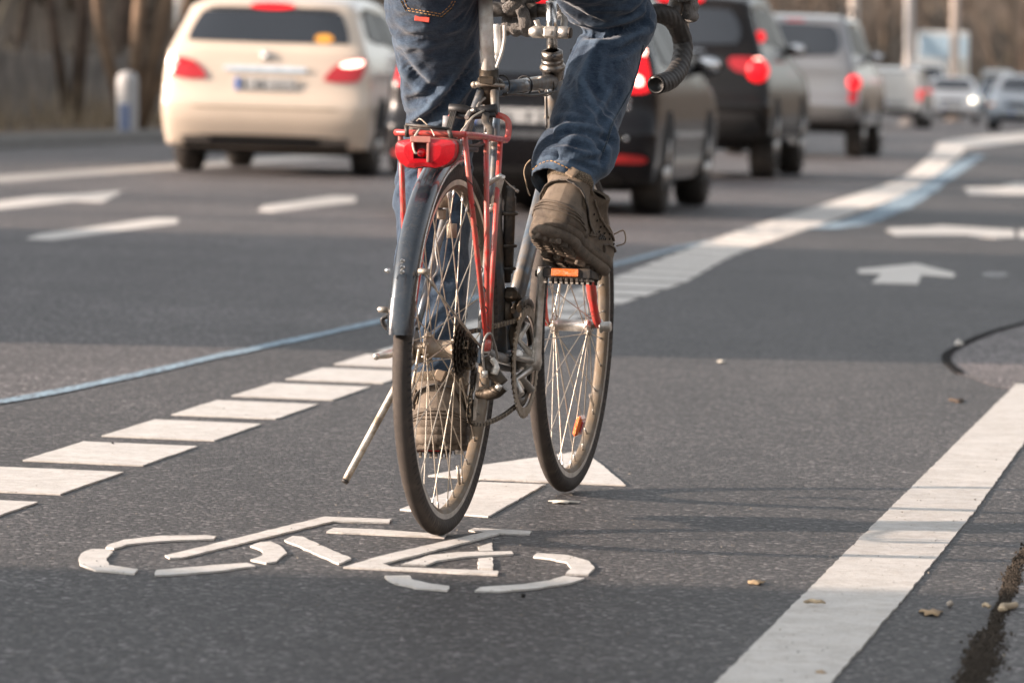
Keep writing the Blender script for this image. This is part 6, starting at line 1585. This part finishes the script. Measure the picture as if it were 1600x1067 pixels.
pole(1420, 150, 135, .15, 'lamp mast standing between the silver car and the tall box truck', ('grey', (.36, .33, .31, 1)))
pole(1491, 150, 165, .17, 'lamp mast rising above the tall box truck', ('tan', (.38, .31, .26, 1)))


def shade_vehicle(name, label, loc, L, H, mat):  # plain vehicle added out of view as a shade caster
    root = empty(name, label, 'truck', loc, 0)
    b = MB(); b.box((0, 0, .75 + (H - .75) / 2), (2.2, L - 1.8, H - .75), bev=.08); b.build('box_body', mat, root)
    b = MB(); b.box((0, -L / 2 + .1, .6 + (H - .9) / 2), (2.1, 1.9, H - .9), bev=.2); b.build('cab', mat, root)
    b = MB(); b.box((0, -.3, .6), (2.0, L, .3), bev=.05); b.build('chassis', M_CRUB, root)
    for sd in (-1, 1):
        for y in (-L / 2 + .6, L / 2 - 1.6):
            m = MB(); m.lathe([(-.12, .22), (-.12, .34), (-.1, .38), (.1, .38), (.12, .34), (.12, .22), (.1, 0)], (sd * .92, y, .38), (1, 0, 0), 28); m.build('wheel', M_CTYRE, root)
gm = bpy.data.materials['pole_grey']
shade_vehicle('shade_box_van', 'unseen grey box van added left of the camera to shade the nearest asphalt', (-8.3, 3.0, .005), 9.6, 2.42, gm)  # added out of view to cast the foreground shade
shade_vehicle('shade_coach', 'unseen grey coach added left of the road to shade the middle of the asphalt', (-9.6, 19.8, .005), 10.5, 3.3, gm)  # added out of view to cast the mid-road shade band
# surroundings beside and behind the camera: banks with bare trees that the paintwork and chrome reflect
def side_bank(name, P):
    rows = []
    for off, z in ((0, -.05), (3, .7), (8, 3.2), (15, 6.5), (26, 10), (45, 12)):
        r = spline(pathpts(off, z, P), 6)
        for p in r: p.z += noise.noise(Vector((p.x * .09, p.y * .09, off))) * z * .4
        rows.append(r)
    m = MB(); m.grid(rows); o = m.build(name, M_SOIL, None, True); o['kind'] = 'structure'
PR = [(42, 128), (24, 95), (18, 60), (15, 30), (14, 0), (10, -24), (-2, -34), (-20, -36), (-34, -24)]
side_bank('right_bank', PR)
rs_ = spline([Vector((*p, 0)) for p in PR], 5)
for i in range(len(rs_) - 1):
    d = (rs_[i + 1] - rs_[i]); nrm = Vector((-d.y, d.x, 0)).normalized()
    for off in (3.5, 9):
        for k in range(2):
            a = rs_[i].lerp(rs_[i + 1], rnd.random()) + nrm * (off + rnd.uniform(-1.5, 2))
            tree(a.x, a.y, max(0, off * .35 - .8), rnd.random() * 6, rnd.uniform(.8, 1.2), rnd.choice(VAR + DARK), 'bare brown tree on the bank along the right of the road', 'bare trees on the right bank')
for (x, y, q) in ((-9, 27.5, 2), (-11, 31, 3), (-12, 38, 1)):
    tree(x, y, 0, rnd.random() * 6, .9, VAR[q], 'bare tree beside the road left of the camera, outside the picture', 'bare trees left of the camera')
